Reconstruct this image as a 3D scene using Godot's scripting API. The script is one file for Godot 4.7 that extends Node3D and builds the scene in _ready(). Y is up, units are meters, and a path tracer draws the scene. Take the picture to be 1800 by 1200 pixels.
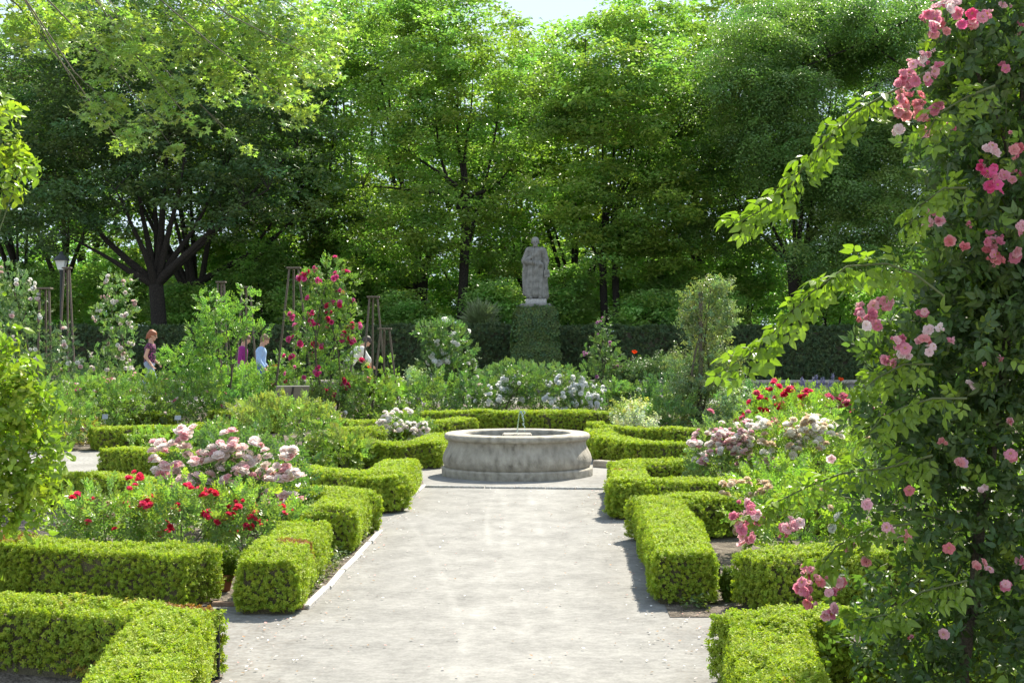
extends Node3D
# A rose garden with clipped box hedges round a stone basin, a statue and tall trees behind.
# The camera stands at x = 0, z = 0 and looks along -z; "d" below is the distance in metres ahead of it.

const F := 2500.0      # focal length in photo pixels (1800 x 1200)
const CX := 900.0
const CY := 605.0      # horizon
const EYE := 1.7

var rng := RandomNumberGenerator.new()
var noise := FastNoiseLite.new()
var names := {}
var M := {}            # materials
var S := {}            # shared meshes

# ------------------------------------------------------------------ mesh builder
class B:
	var v := PackedVector3Array()
	var n := PackedVector3Array()
	var c := PackedColorArray()
	var u := PackedVector2Array()
	var ix := PackedInt32Array()
	func tri(a: Vector3, b: Vector3, d: Vector3, col: Color) -> void:
		var nn := (d - a).cross(b - a).normalized()
		var k := v.size()
		v.append(a); v.append(b); v.append(d)
		for i in 3:
			n.append(nn); c.append(col); u.append(Vector2(v[k + i].x + v[k + i].z, v[k + i].y)); ix.append(k + i)
	func quad(a: Vector3, b: Vector3, d: Vector3, e: Vector3, col: Color) -> void:
		tri(a, b, d, col); tri(a, d, e, col)
	func box(o: Vector3, s: Vector3, col := Color.WHITE, bs := Basis()) -> void:
		var h := s * 0.5
		var p := []
		for i in 8:
			p.append(o + bs * Vector3(h.x if i & 1 else -h.x, h.y if i & 2 else -h.y, h.z if i & 4 else -h.z))
		for f in [[4, 6, 7, 5], [1, 3, 2, 0], [5, 7, 3, 1], [0, 2, 6, 4], [6, 2, 3, 7], [0, 4, 5, 1]]:
			quad(p[f[0]], p[f[1]], p[f[2]], p[f[3]], col)
	func cbox(o: Vector3, s: Vector3, e: float, col := Color.WHITE, bs := Basis()) -> void:
		# box with chamfered edges
		var h := s * 0.5
		var hx := [h.x - e, h.x]
		var add := func(q: Array) -> void:
			var nn: Vector3 = (q[2] - q[0]).cross(q[1] - q[0])
			var mid: Vector3 = Vector3.ZERO
			for p in q: mid += p
			var r := q.duplicate()
			if nn.dot(mid) < 0.0: r.reverse()
			for i in range(1, r.size() - 1):
				tri(o + bs * r[0], o + bs * r[i], o + bs * r[i + 1], col)
		for sx in [-1, 1]:
			add.call([Vector3(sx * h.x, -h.y + e, -h.z + e), Vector3(sx * h.x, h.y - e, -h.z + e), Vector3(sx * h.x, h.y - e, h.z - e), Vector3(sx * h.x, -h.y + e, h.z - e)])
			add.call([Vector3(-h.x + e, sx * h.y, -h.z + e), Vector3(h.x - e, sx * h.y, -h.z + e), Vector3(h.x - e, sx * h.y, h.z - e), Vector3(-h.x + e, sx * h.y, h.z - e)])
			add.call([Vector3(-h.x + e, -h.y + e, sx * h.z), Vector3(h.x - e, -h.y + e, sx * h.z), Vector3(h.x - e, h.y - e, sx * h.z), Vector3(-h.x + e, h.y - e, sx * h.z)])
			for sy in [-1, 1]:
				add.call([Vector3(sx * h.x, sy * (h.y - e), -h.z + e), Vector3(sx * h.x, sy * (h.y - e), h.z - e), Vector3(sx * (h.x - e), sy * h.y, h.z - e), Vector3(sx * (h.x - e), sy * h.y, -h.z + e)])
				add.call([Vector3(sx * h.x, -h.y + e, sy * (h.z - e)), Vector3(sx * h.x, h.y - e, sy * (h.z - e)), Vector3(sx * (h.x - e), h.y - e, sy * h.z), Vector3(sx * (h.x - e), -h.y + e, sy * h.z)])
				add.call([Vector3(-h.x + e, sx * h.y, sy * (h.z - e)), Vector3(h.x - e, sx * h.y, sy * (h.z - e)), Vector3(h.x - e, sx * (h.y - e), sy * h.z), Vector3(-h.x + e, sx * (h.y - e), sy * h.z)])
	func tube(pts: Array, rad: Array, sides := 6, col := Color.WHITE) -> void:
		var first := v.size()
		var uu := Vector3.ZERO
		var run := 0.0
		for i in pts.size():
			var dir: Vector3 = (pts[mini(i + 1, pts.size() - 1)] - pts[maxi(i - 1, 0)]).normalized()
			if uu == Vector3.ZERO:
				uu = dir.cross(Vector3(0.3, 0.2, 1.0) if absf(dir.z) < 0.9 else Vector3.RIGHT).normalized()
			uu = (uu - dir * uu.dot(dir)).normalized()
			var ww := dir.cross(uu)
			if i > 0: run += (pts[i] as Vector3).distance_to(pts[i - 1])
			for k in sides + 1:
				var t := TAU * k / sides
				var o := uu * cos(t) + ww * sin(t)
				v.append(pts[i] + o * float(rad[i])); n.append(o); c.append(col); u.append(Vector2(float(k) / sides, run))
		for i in pts.size() - 1:
			for k in sides:
				var a := first + i * (sides + 1) + k
				var b := a + sides + 1
				for j in [a, b, b + 1, a, b + 1, a + 1]: ix.append(j)
	func lathe(prof: Array, sides := 48, at := Vector3.ZERO, col := Color.WHITE, wob := 0.0) -> void:
		# prof: [radius, height] going UP the outside; smooth
		var first := v.size()
		for i in prof.size():
			var p0: Array = prof[maxi(i - 1, 0)]
			var p1: Array = prof[mini(i + 1, prof.size() - 1)]
			var t2 := Vector2(p1[0] - p0[0], p1[1] - p0[1]).normalized()
			for k in sides + 1:
				var t := TAU * k / sides
				var r: float = prof[i][0] + wob * (sin(t * 7.0 + i * 0.7) + sin(t * 17.0 + i * 1.9) * 0.6)
				v.append(at + Vector3(cos(t) * r, prof[i][1], sin(t) * r))
				n.append(Vector3(cos(t) * t2.y, -t2.x, sin(t) * t2.y).normalized()); c.append(col); u.append(Vector2(float(k) / sides, prof[i][1]))
		for i in prof.size() - 1:
			for k in sides:
				var a := first + i * (sides + 1) + k
				var b := a + sides + 1
				for j in [a, a + 1, b + 1, a, b + 1, b]: ix.append(j)
	func leaf(base: Vector3, dir: Vector3, nrm: Vector3, l: float, w: float, col: Color) -> void:
		var side := dir.cross(nrm).normalized()
		var tip := base + dir * l - nrm * l * 0.12
		var p1 := base + dir * l * 0.45 + side * w * 0.5 + nrm * w * 0.14
		var p3 := base + dir * l * 0.45 - side * w * 0.5 + nrm * w * 0.14
		tri(base, p1, tip, col); tri(base, tip, p3, col)
	func fine_leaf(base: Vector3, dir: Vector3, nrm: Vector3, l: float, w: float, col: Color, droop := 0.25) -> void:
		var side := dir.cross(nrm).normalized()
		var t := [0.0, 0.18, 0.45, 0.75, 1.0]
		var wd := [0.0, 0.72, 1.0, 0.62, 0.0]
		var mid := []
		var lf := []
		var rt := []
		for i in 5:
			var q: Vector3 = base + dir * l * t[i] - nrm * l * droop * t[i] * t[i]
			mid.append(q)
			lf.append(q + side * w * 0.5 * wd[i] + nrm * w * 0.16 * wd[i])
			rt.append(q - side * w * 0.5 * wd[i] + nrm * w * 0.16 * wd[i])
		for i in 4:
			if i < 3: tri(mid[i], lf[i + 1], mid[i + 1], col)
			if i > 0: tri(mid[i], lf[i], lf[i + 1], col)
			if i == 3: pass
			if i < 3: tri(mid[i], mid[i + 1], rt[i + 1], col)
			if i > 0: tri(mid[i], rt[i + 1], rt[i], col)
	func mesh() -> ArrayMesh:
		var m := ArrayMesh.new()
		var a := []
		a.resize(Mesh.ARRAY_MAX)
		a[Mesh.ARRAY_VERTEX] = v; a[Mesh.ARRAY_NORMAL] = n; a[Mesh.ARRAY_COLOR] = c; a[Mesh.ARRAY_TEX_UV] = u; a[Mesh.ARRAY_INDEX] = ix
		m.add_surface_from_arrays(Mesh.PRIMITIVE_TRIANGLES, a)
		return m

# ------------------------------------------------------------------ places
func gy(d: float) -> float:           # the garden rises a little towards the back
	return 0.3 * smoothstep(22.0, 32.0, d)
func at(px: float, py: float, d: float) -> Vector3:
	return Vector3((px - CX) / F * d, EYE - (py - CY) / F * d, -d)
func on(px: float, py: float, h := 0.0) -> Vector3:   # the point at height h above the ground
	var d := 10.0
	for i in 60:
		d = lerpf(d, (EYE - h - gy(d)) * F / (py - CY), 0.5)
	return Vector3((px - CX) / F * d, gy(d) + h, -d)
func foot(px: float, d: float) -> Vector3:
	return Vector3((px - CX) / F * d, gy(d), -d)
func rr(a: float, b: float) -> float:
	return rng.randf_range(a, b)
func rdir() -> Vector3:
	var z := rr(-1, 1)
	var t := rr(0, TAU)
	var q := sqrt(1.0 - z * z)
	return Vector3(q * cos(t), z, q * sin(t))
func vary(c: Color, k: float, warm := 0.0) -> Color:
	var f := 1.0 + rr(-k, k)
	var w := rr(-warm, warm)
	return Color(c.r * f * (1.0 + w), c.g * f, c.b * f * (1.0 - w))
func aim(dir: Vector3, s: float) -> Basis:           # y axis along dir, random roll
	var y := dir.normalized()
	var x := y.cross(rdir()).normalized()
	if x.length_squared() < 0.5: x = y.cross(Vector3.RIGHT).normalized()
	return Basis(x * s, y * s, x.cross(y) * s)

# ------------------------------------------------------------------ things
func numbered(called: String) -> String:
	names[called] = names.get(called, -1) + 1
	return called if names[called] == 0 else "%s_%03d" % [called, names[called]]
func thing(called: String, label: String, category: String, where := Vector3.ZERO, group := "") -> Node3D:
	var o := Node3D.new()
	o.name = numbered(called)
	add_child(o)
	o.position = where
	o.set_meta("label", label); o.set_meta("category", category)
	if group: o.set_meta("group", group)
	return o
func part(parent: Node, called: String, mesh: Mesh, mat: Material, where := Transform3D()) -> MeshInstance3D:
	var o := MeshInstance3D.new()
	o.name = called
	o.mesh = mesh
	o.material_override = mat
	o.transform = where
	parent.add_child(o, true)
	return o
func setting(called: String, b: B, mat: Material) -> MeshInstance3D:
	var o := part(self, numbered(called), b.mesh(), mat)
	o.set_meta("kind", "structure")
	return o
func scatter(parent: Node, called: String, mesh: Mesh, mat: Material, xf: Array[Transform3D], cols: PackedColorArray) -> MultiMeshInstance3D:
	var mm := MultiMesh.new()
	mm.transform_format = MultiMesh.TRANSFORM_3D
	mm.use_colors = true
	mm.mesh = mesh
	mm.instance_count = xf.size()
	for i in xf.size():
		mm.set_instance_transform(i, xf[i])
		mm.set_instance_color(i, cols[i])
	var o := MultiMeshInstance3D.new()
	o.name = called
	o.multimesh = mm
	o.material_override = mat
	parent.add_child(o, true)
	o.set_meta("kind", "stuff")
	return o

# ------------------------------------------------------------------ materials
func lin(r: float, g: float, b: float) -> Color:
	return Color(r, g, b).linear_to_srgb()
func leaf_mat(rough: float, through: Color, spec := 0.5) -> StandardMaterial3D:
	var m := StandardMaterial3D.new()
	m.vertex_color_use_as_albedo = true
	m.roughness = rough
	m.metallic_specular = spec
	m.backlight_enabled = true
	m.backlight = through.linear_to_srgb()
	m.cull_mode = BaseMaterial3D.CULL_DISABLED
	return m
func noise_tex(size: int, freq: float, ramp: Array, seed_ := 1, oct := 5) -> NoiseTexture2D:
	var f := FastNoiseLite.new()
	f.seed = seed_
	f.noise_type = FastNoiseLite.TYPE_SIMPLEX_SMOOTH
	f.frequency = freq
	f.fractal_octaves = oct
	var t := NoiseTexture2D.new()
	t.width = size; t.height = size
	t.seamless = true
	t.noise = f
	t.normalize = true
	if ramp:
		var g := Gradient.new()
		g.offsets = PackedFloat32Array(ramp.map(func(e): return e[0]))
		g.colors = PackedColorArray(ramp.map(func(e): return e[1]))
		t.color_ramp = g
	return t
func rough_mat(tex: Texture2D, scale: float, rough: float, bump: Texture2D = null, bump_cm := 1.0, bscale := 0.0) -> StandardMaterial3D:
	var m := StandardMaterial3D.new()
	m.albedo_texture = tex
	m.roughness = rough
	m.uv1_triplanar = true
	m.uv1_world_triplanar = true
	m.uv1_scale = Vector3.ONE * scale
	if bump:
		m.heightmap_enabled = true
		m.heightmap_texture = bump
		m.heightmap_scale = bump_cm
	return m
func plain(c: Color, rough := 0.7, metal := 0.0) -> StandardMaterial3D:
	var m := StandardMaterial3D.new()
	m.albedo_color = c.linear_to_srgb()
	m.roughness = rough
	m.metallic = metal
	return m
func flower_mat(c: Color) -> StandardMaterial3D:
	var m := leaf_mat(0.55, Color(1.0, 1.0, 1.0), 0.35)
	m.albedo_color = c.linear_to_srgb()
	return m

func make_materials() -> void:
	M.box_leaf = leaf_mat(0.5, Color(0.8, 0.9, 0.3), 0.4)
	M.rose_leaf = leaf_mat(0.36, Color(0.8, 1.0, 0.42), 0.6)
	M.near_leaf = leaf_mat(0.38, Color(0.8, 1.0, 0.25))
	M.tree_leaf = leaf_mat(0.36, Color(0.76, 1.0, 0.5), 0.6)
	M.plane_leaf = leaf_mat(0.33, Color(0.85, 1.0, 0.3), 0.6)
	M.plane_bark = plain(Color(.11, .095, .065), 0.9)
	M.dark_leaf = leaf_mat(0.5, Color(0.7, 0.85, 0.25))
	M.yew = leaf_mat(0.6, Color(0.15, 0.2, 0.05))
	M.ivy = leaf_mat(0.45, Color(0.3, 0.4, 0.1))
	M.petal_debris = leaf_mat(0.7, Color(0.2, 0.2, 0.2))
	for i in 3:
		var fr := leaf_mat(0.36, Color(0.8, 1.0, 0.25))
		fr.albedo_color = lin([.26, .31, .22][i], [.37, .42, .32][i], [.055, .065, .05][i])
		M["fresh_%d" % i] = fr
	var grit := noise_tex(512, 0.11, [], 21, 4)
	M.bark = rough_mat(noise_tex(512, 0.03, [[0.25, lin(.035, .027, .02)], [0.6, lin(.075, .06, .045)], [0.85, lin(.12, .10, .08)]], 3), 1.2, 0.95, noise_tex(512, 0.05, [], 4), 3.0)
	M.dark_bark = rough_mat(noise_tex(512, 0.03, [[0.25, lin(.02, .016, .012)], [0.6, lin(.045, .035, .028)], [0.85, lin(.08, .065, .05)]], 3), 1.2, 0.95, noise_tex(512, 0.05, [], 4), 3.0)
	M.cane = plain(Color(.10, .12, .04), 0.7)
	M.old_cane = rough_mat(noise_tex(256, 0.05, [[0.3, lin(.06, .045, .03)], [0.8, lin(.15, .12, .085)]], 5), 6.0, 0.9)
	M.hedge_core = rough_mat(noise_tex(256, 0.06, [[0.3, lin(.07, .06, .035)], [0.7, lin(.14, .12, .07)]], 6), 5.0, 1.0)
	M.yew_core = rough_mat(noise_tex(256, 0.06, [[0.3, lin(.06, .05, .032)], [0.7, lin(.11, .09, .06)]], 6), 3.0, 1.0)
	M.soil = rough_mat(noise_tex(512, 0.02, [[0.2, lin(.075, .06, .045)], [0.5, lin(.13, .105, .08)], [0.8, lin(.20, .17, .135)]], 8), 0.6, 1.0, grit, 3.0)
	M.earth = rough_mat(noise_tex(512, 0.02, [[0.2, lin(.06, .07, .03)], [0.6, lin(.10, .13, .04)], [0.85, lin(.18, .16, .10)]], 9), 0.2, 1.0, grit, 4.0)
	M.kerb = rough_mat(noise_tex(512, 0.03, [[0.2, lin(.32, .305, .28)], [0.6, lin(.46, .445, .42)], [0.85, lin(.56, .545, .52)]], 10), 1.5, 0.9, grit, 0.4)
	M.edge_brick = rough_mat(noise_tex(256, 0.04, [[0.2, lin(.20, .13, .09)], [0.8, lin(.32, .22, .16)]], 10), 2.0, 0.9, grit, 0.4)
	M.stone = rough_mat(noise_tex(1024, 0.008, [[0.08, lin(.13, .115, .09)], [0.3, lin(.26, .235, .19)], [0.55, lin(.34, .308, .255)], [0.8, lin(.43, .392, .325)]], 11, 6), 0.55, 0.92, noise_tex(512, 0.06, [], 12, 5), 0.8)
	M.stone.uv1_scale = Vector3(0.9, 0.55, 0.9)
	M.stone_rim = rough_mat(noise_tex(1024, 0.01, [[0.15, lin(.21, .19, .155)], [0.5, lin(.36, .327, .27)], [0.85, lin(.46, .422, .36)]], 13, 6), 0.7, 0.9, noise_tex(512, 0.06, [], 12, 5), 0.6)
	M.statue = rough_mat(noise_tex(512, 0.02, [[0.15, lin(.14, .135, .118)], [0.5, lin(.22, .213, .19)], [0.85, lin(.28, .27, .245)]], 14, 3), 0.6, 0.9, noise_tex(256, 0.05, [], 12), 0.03)
	M.wall = rough_mat(noise_tex(512, 0.015, [[0.15, lin(.12, .115, .10)], [0.5, lin(.20, .19, .17)], [0.85, lin(.28, .27, .245)]], 15), 0.7, 0.92, grit, 0.8)
	M.wood = rough_mat(noise_tex(512, 0.025, [[0.2, lin(.08, .06, .045)], [0.55, lin(.14, .11, .085)], [0.85, lin(.21, .175, .14)]], 16), 3.0, 0.9)
	M.black = plain(Color(.015, .015, .016), 0.6)
	M.metal_grey = plain(Color(.34, .37, .40), 0.45, 0.2)
	M.panel = rough_mat(noise_tex(256, 0.02, [[0.2, lin(.15, .145, .12)], [0.8, lin(.19, .18, .155)]], 17), 2.0, 0.6)
	M.terracotta = plain(Color(.30, .12, .06), 0.9)
	M.lamp_glass = plain(Color(.62, .64, .62), 0.3)
	M.lamp_iron = plain(Color(.02, .025, .022), 0.5, 0.3)
	var w := StandardMaterial3D.new()
	w.albedo_color = Color(0.86, 0.93, 0.93, 0.15)
	w.transparency = BaseMaterial3D.TRANSPARENCY_ALPHA
	w.roughness = 0.03
	w.refraction_enabled = true
	w.refraction_scale = 0.033
	M.water = w
	M.pool = plain(Color(.02, .028, .022), 0.06)

# ------------------------------------------------------------------ shared leaf and flower meshes
func make_meshes() -> void:
	var b: B
	# box: a shoot with small leaves round it
	for k in 3:
		b = B.new()
		for i in 9:
			var t := TAU * i * 0.382
			var out := Vector3(cos(t), rr(0.25, 0.9), sin(t)).normalized()
			b.leaf(Vector3(0, i * 0.0035 - 0.012, 0), out, (Vector3.UP - out * out.y * 0.6).normalized(), rr(0.017, 0.023), rr(0.010, 0.013), vary(Color.WHITE, 0.12))
		S["box_%d" % k] = b.mesh()
	# rose: pinnate leaf of five to seven leaflets, grows along +y
	for k in 3:
		b = B.new()
		var l := 0.085
		for i in 7:
			var y: float = l * [0.3, 0.3, 0.58, 0.58, 0.84, 0.84, 1.0][i]
			var sd := 0.0 if i == 6 else (1.0 if i % 2 else -1.0)
			var bend := Vector3(0, y, -y * y * 2.5)
			var dd := Vector3(sd * 0.85, 0.5 if sd else 1.0, rr(-0.35, 0.1)).normalized()
			b.leaf(bend, dd, Vector3(rr(-.25, .25), rr(-.1, .2), 1.0).normalized(), rr(0.036, 0.044), rr(0.022, 0.027), vary(Color.WHITE, 0.13))
		S["rose_%d" % k] = b.mesh()
	# the same with finer leaflets for what stands near
	for k in 3:
		b = B.new()
		var l := 0.075
		for i in 5:
			var y: float = l * [0.35, 0.42, 0.85, 0.9, 1.0][i]
			var sd := 0.0 if i == 4 else (1.0 if i % 2 else -1.0)
			var dd := Vector3(sd * 0.9, 0.6 if sd else 1.0, rr(-0.7, 0.15)).normalized()
			b.fine_leaf(Vector3(sd * 0.004, y, -y * y * 2.0), dd, Vector3(rr(-.5, .5), rr(-.3, .4), 1.0).normalized(), rr(0.04, 0.052) * (1.15 if i == 4 else 1.0), rr(0.026, 0.033), vary(Color.WHITE, 0.15), rr(0.1, 0.6))
		b.tube([Vector3.ZERO, Vector3(0, l * .5, -l * l * .5), Vector3(0, l, -l * l * 2.0)], [0.0016, 0.0012, 0.0008], 3, Color(0.9, 0.8, 0.7))
		S["near_%d" % k] = b.mesh()
	# broad pointed single leaves on a twig, for the leafy shrub in front
	for k in 3:
		b = B.new()
		for i in 5:
			var t := TAU * i * 0.4 + k
			var out := Vector3(cos(t), rr(0.1, 0.8), sin(t)).normalized()
			b.fine_leaf(Vector3(0, i * 0.018, 0), out, (Vector3.UP - out * out.y + rdir() * 0.3).normalized(), rr(0.045, 0.062), rr(0.030, 0.038), vary(Color.WHITE, 0.13), rr(0.1, 0.4))
		b.tube([Vector3(0, -0.02, 0), Vector3(0, 0.09, 0)], [0.0022, 0.0012], 3, Color(0.8, 0.7, 0.6))
		S["broad_%d" % k] = b.mesh()
	b = B.new()
	b.fine_leaf(Vector3.ZERO, Vector3.UP, Vector3.BACK, 0.055, 0.034, Color.WHITE, 0.25)
	b.tube([Vector3(0, -.02, 0), Vector3.ZERO], [.001, .001], 3)
	S.single_leaf = b.mesh()
	# a flat spray of tree leaves, spreads in the xz plane
	for k in 4:
		b = B.new()
		for i in 11:
			var p := Vector3(rr(-.18, .18), rr(-.06, .06), rr(-.18, .18))
			var t := rr(0, TAU)
			var out := Vector3(cos(t), rr(-.45, .2), sin(t)).normalized()
			b.leaf(p, out, (Vector3.UP + rdir() * 0.7).normalized(), rr(0.09, 0.13), rr(0.055, 0.075), vary(Color.WHITE, 0.22))
		S["spray_%d" % k] = b.mesh()
	# drooping pinnate spray
	for k in 3:
		b = B.new()
		for q in 4:
			var t := TAU * q / 4.0 + rr(-.4, .4)
			var o := Vector3(cos(t), 0, sin(t))
			for i in 7:
				var f := i / 6.0
				var p := o * (0.05 + f * 0.2) + Vector3.DOWN * f * f * 0.22
				var side := o.cross(Vector3.UP) * (1.0 if i % 2 else -1.0)
				b.leaf(p, (side + o * 0.5 + Vector3.DOWN * 0.4).normalized(), (Vector3.UP + o * 0.4 + rdir() * 0.3).normalized(), rr(0.06, 0.08), rr(0.03, 0.036), vary(Color.WHITE, 0.2))
		S["droop_%d" % k] = b.mesh()
	# plane tree: five pointed lobes
	for k in 3:
		b = B.new()
		for q in 4:
			var t := TAU * q / 4.0 + rr(-.5, .5)
			var o := Vector3(cos(t), rr(-.5, .1), sin(t)).normalized()
			var nrm := (Vector3.UP + rdir() * 0.5).normalized()
			var sd := o.cross(nrm).normalized()
			nrm = sd.cross(o).normalized()
			var c0 := o * 0.10
			var col := vary(Color.WHITE, 0.15)
			var s := rr(0.09, 0.12)
			var ring := []
			for i in 11:
				var a: float = lerpf(-2.5, 2.5, i / 10.0)
				var rad: float = s * ([0.42, 0.85, 0.45, 1.0, 0.5, 1.12, 0.5, 1.0, 0.45, 0.85, 0.42][i])
				ring.append(c0 + (o * cos(a) + sd * sin(a)) * rad - nrm * rad * rr(0.05, 0.3))
			for i in 10:
				b.tri(c0, ring[i + 1], ring[i], col)
		S["plane_%d" % k] = b.mesh()
	# yew: short flat needles
	for k in 2:
		b = B.new()
		for i in 12:
			var t := TAU * i * 0.382
			var out := Vector3(cos(t), rr(0.2, 1.0), sin(t)).normalized()
			b.leaf(Vector3(0, i * 0.008 - 0.03, 0), out, (Vector3.UP - out * out.y).normalized(), rr(0.04, 0.06), 0.016, vary(Color.WHITE, 0.2))
		S["yew_%d" % k] = b.mesh()
	# ivy
	b = B.new()
	for i in 6:
		var t := TAU * i / 6.0
		b.leaf(Vector3(cos(t) * .03, 0, sin(t) * .03), Vector3(cos(t), 0.25, sin(t)).normalized(), Vector3.UP, rr(0.05, 0.07), rr(0.045, 0.06), vary(Color.WHITE, 0.2))
	S.ivy = b.mesh()
	# small-leaved climber
	for k in 2:
		b = B.new()
		for i in 14:
			var t := TAU * i * 0.382
			var out := Vector3(cos(t), rr(-0.2, 0.8), sin(t)).normalized()
			b.leaf(Vector3(rr(-.02, .02), i * 0.012 - 0.06, rr(-.02, .02)), out, (Vector3.UP - out * out.y + rdir() * 0.4).normalized(), rr(0.03, 0.045), rr(0.016, 0.024), vary(Color.WHITE, 0.2))
		S["small_%d" % k] = b.mesh()
	# grass-like leaves
	b = B.new()
	for i in 10:
		var o := Vector3(rr(-.5, .5), 1.0, rr(-.5, .5)).normalized()
		b.leaf(Vector3(rr(-.02, .02), 0, rr(-.02, .02)), o, o.cross(rdir()).normalized(), rr(0.2, 0.4), 0.012, vary(Color.WHITE, 0.2))
	S.blade = b.mesh()
	# flowers. Petal colour runs from a pale base to the full colour at the edge, as pigment does in these roses
	for k in 5:
		b = B.new()
		var open: float = [1.0, 0.8, 0.6, 0.35, 0.9][k]
		for ring in [2, 3, 2, 3, 2][k]:
			for i in 5:
				var t: float = TAU * (i + ring * 0.5) / 5.0 + rr(-.2, .2)
				broad_petal(b, t, (0.034 - ring * 0.007) * rr(.88, 1.1), (0.042 - ring * 0.008) * rr(.9, 1.1), lerpf(0.9, 0.02, open) + ring * 0.30 + rr(-.12, .12), lerpf(0.5, -0.75, open) + rr(-.3, .3))
		S["bloom_%d" % k] = b.mesh()
		b = B.new()
		for i in 16:
			var t := TAU * i * 0.382
			b.leaf(Vector3(cos(t), 0, sin(t)) * 0.002, Vector3(cos(t), rr(0.8, 2.0), sin(t)).normalized(), Vector3(cos(t), 0, sin(t)), rr(0.008, 0.012), 0.004, Color.WHITE)
		S["stamens_%d" % k] = b.mesh()
	b = B.new()      # bud
	for i in 5:
		petal(b, TAU * i / 5.0, 0.016, 0.016, 1.45, Color.WHITE, Color.WHITE)
	for i in 5:
		var t := TAU * i / 5.0 + 0.5
		b.leaf(Vector3.ZERO, Vector3(cos(t) * .5, 1, sin(t) * .5).normalized(), Vector3(cos(t), -.5, sin(t)).normalized(), 0.012, 0.006, Color(0.25, 0.9, 0.25))
	S.bud = b.mesh()
	# full double bloom, for the bushes further off
	for k in 3:
		b = B.new()
		for ring in 4:
			var cnt: int = [6, 6, 5, 4][ring]
			for i in cnt:
				var t: float = TAU * (i + ring * 0.43 + k * 0.2) / cnt + rr(-.2, .2)
				petal(b, t, 0.034 - ring * 0.003, 0.040 - ring * 0.004, 0.0 + ring * 0.38 + rr(-.12, .12), Color.WHITE * rr(0.9, 1.0), Color(1.0, 1.0, 1.0), Vector3(0, ring * 0.001, 0), -0.25 + ring * 0.32)
		S["double_%d" % k] = b.mesh()
	# poppy / simple cup
	b = B.new()
	for i in 5:
		petal(b, TAU * i / 5.0, 0.055, 0.07, 0.75, Color.WHITE, Color(0.5, 0.4, 0.4))
	S.poppy = b.mesh()

func broad_petal(b: B, t: float, l: float, w: float, lift: float, curl: float) -> void:
	var o := Vector3(cos(t), 0, sin(t))
	var sd := Vector3(-sin(t), 0, cos(t))
	var pp := Vector3(0, 0.001, 0)
	var prev := []
	var pf := 0.0
	var ph := rr(0, TAU)
	for i in 6:
		var f := i / 5.0
		if i > 0:
			var ang := lift + curl * f * f
			pp += (o * cos(ang) + Vector3.UP * sin(ang)) * l * 0.2
		var hw: float = w * 0.5 * [0.16, 0.55, 0.85, 1.0, 0.96, 0.66][i]
		var nr := Vector3.UP * cos(lift) - o * sin(lift)
		var cur := []
		for j in 5:
			var u := j / 2.0 - 1.0
			var notch := (o * -l * 0.10 * (1.0 - absf(u))) if i == 5 else Vector3.ZERO
			cur.append(pp + sd * hw * u + nr * (hw * 0.32 * u * u + 0.0028 * f * sin(u * 4.0 + ph + f * 3.0)) + notch)
		if i > 0:
			var q := (f + pf) * 0.5
			for j in 4:
				var pale := Color(1.10, 1.75, 1.6).lerp(Color(1, 1, 1), smoothstep(0.2, 0.8, q + rr(-.08, .08)))
				b.quad(prev[j], cur[j], cur[j + 1], prev[j + 1], pale)
		prev = cur; pf = f
func petal(b: B, t: float, l: float, w: float, lift: float, edge: Color, root: Color, off := Vector3.ZERO, curl := -0.3) -> void:
	# a cupped petal: rows across from root to edge
	var o := Vector3(cos(t), 0, sin(t))
	var sd := Vector3(-sin(t), 0, cos(t))
	var rows := [[0.0, 0.12], [0.4, 0.75], [0.78, 1.0], [1.0, 0.62]]
	var prev := []
	var pp := off
	var ang := lift
	for i in rows.size():
		if i > 0:
			var step: float = (rows[i][0] - rows[i - 1][0]) * l
			pp += (o * cos(ang) + Vector3.UP * sin(ang)) * step
			ang += 0.22 if i < 2 else curl
		var hw: float = rows[i][1] * w * 0.5
		var cup := Vector3.UP * hw * 0.3 * cos(lift) - o * hw * 0.3 * sin(lift)
		var cur := [pp - sd * hw + cup, pp, pp + sd * hw + cup]
		if i > 0:
			var f: float = (rows[i][0] + rows[i - 1][0]) * 0.5
			var col := root.lerp(edge, smoothstep(0.1, 0.6, f))
			for k in 2:
				b.quad(prev[k], cur[k], cur[k + 1], prev[k + 1], col)
		prev = cur

# ------------------------------------------------------------------ plants
func blob_leaves(xf: Array[Transform3D], cols: PackedColorArray, o: Vector3, r: Vector3, n: int, size: float, col: Color, kv: float, warm: float, inner := 0.45, up := 0.35) -> void:
	for i in n:
		var w := rdir()
		var bump := 1.0 + 0.38 * noise.get_noise_3d(o.x * 3.0 + w.x * 55.0, o.y * 3.0 + w.y * 55.0, o.z * 3.0 + w.z * 55.0)
		var f := lerpf(inner, 1.0, sqrt(rng.randf())) * bump
		var p := o + w * r * f
		var dir := (w * 0.7 + Vector3.UP * up + rdir() * 0.75).normalized()
		xf.append(Transform3D(aim(dir, size * rr(0.75, 1.25)), p))
		cols.append(vary(col, kv, warm))
func foliage(parent: Node, kind: String, variants: int, mat: Material, xf: Array[Transform3D], cols: PackedColorArray, called := "foliage") -> void:
	# spread the copies over the shape's variants; all belong to one plant's foliage
	for k in variants:
		var a: Array[Transform3D] = []
		var c := PackedColorArray()
		for i in range(k, xf.size(), variants):
			if xf[i].origin.y + parent.position.y < gy(-xf[i].origin.z - parent.position.z) + 0.02: continue
			a.append(xf[i]); c.append(cols[i])
		if a.size(): scatter(parent, called, S["%s_%d" % [kind, k]], mat, a, c)
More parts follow.
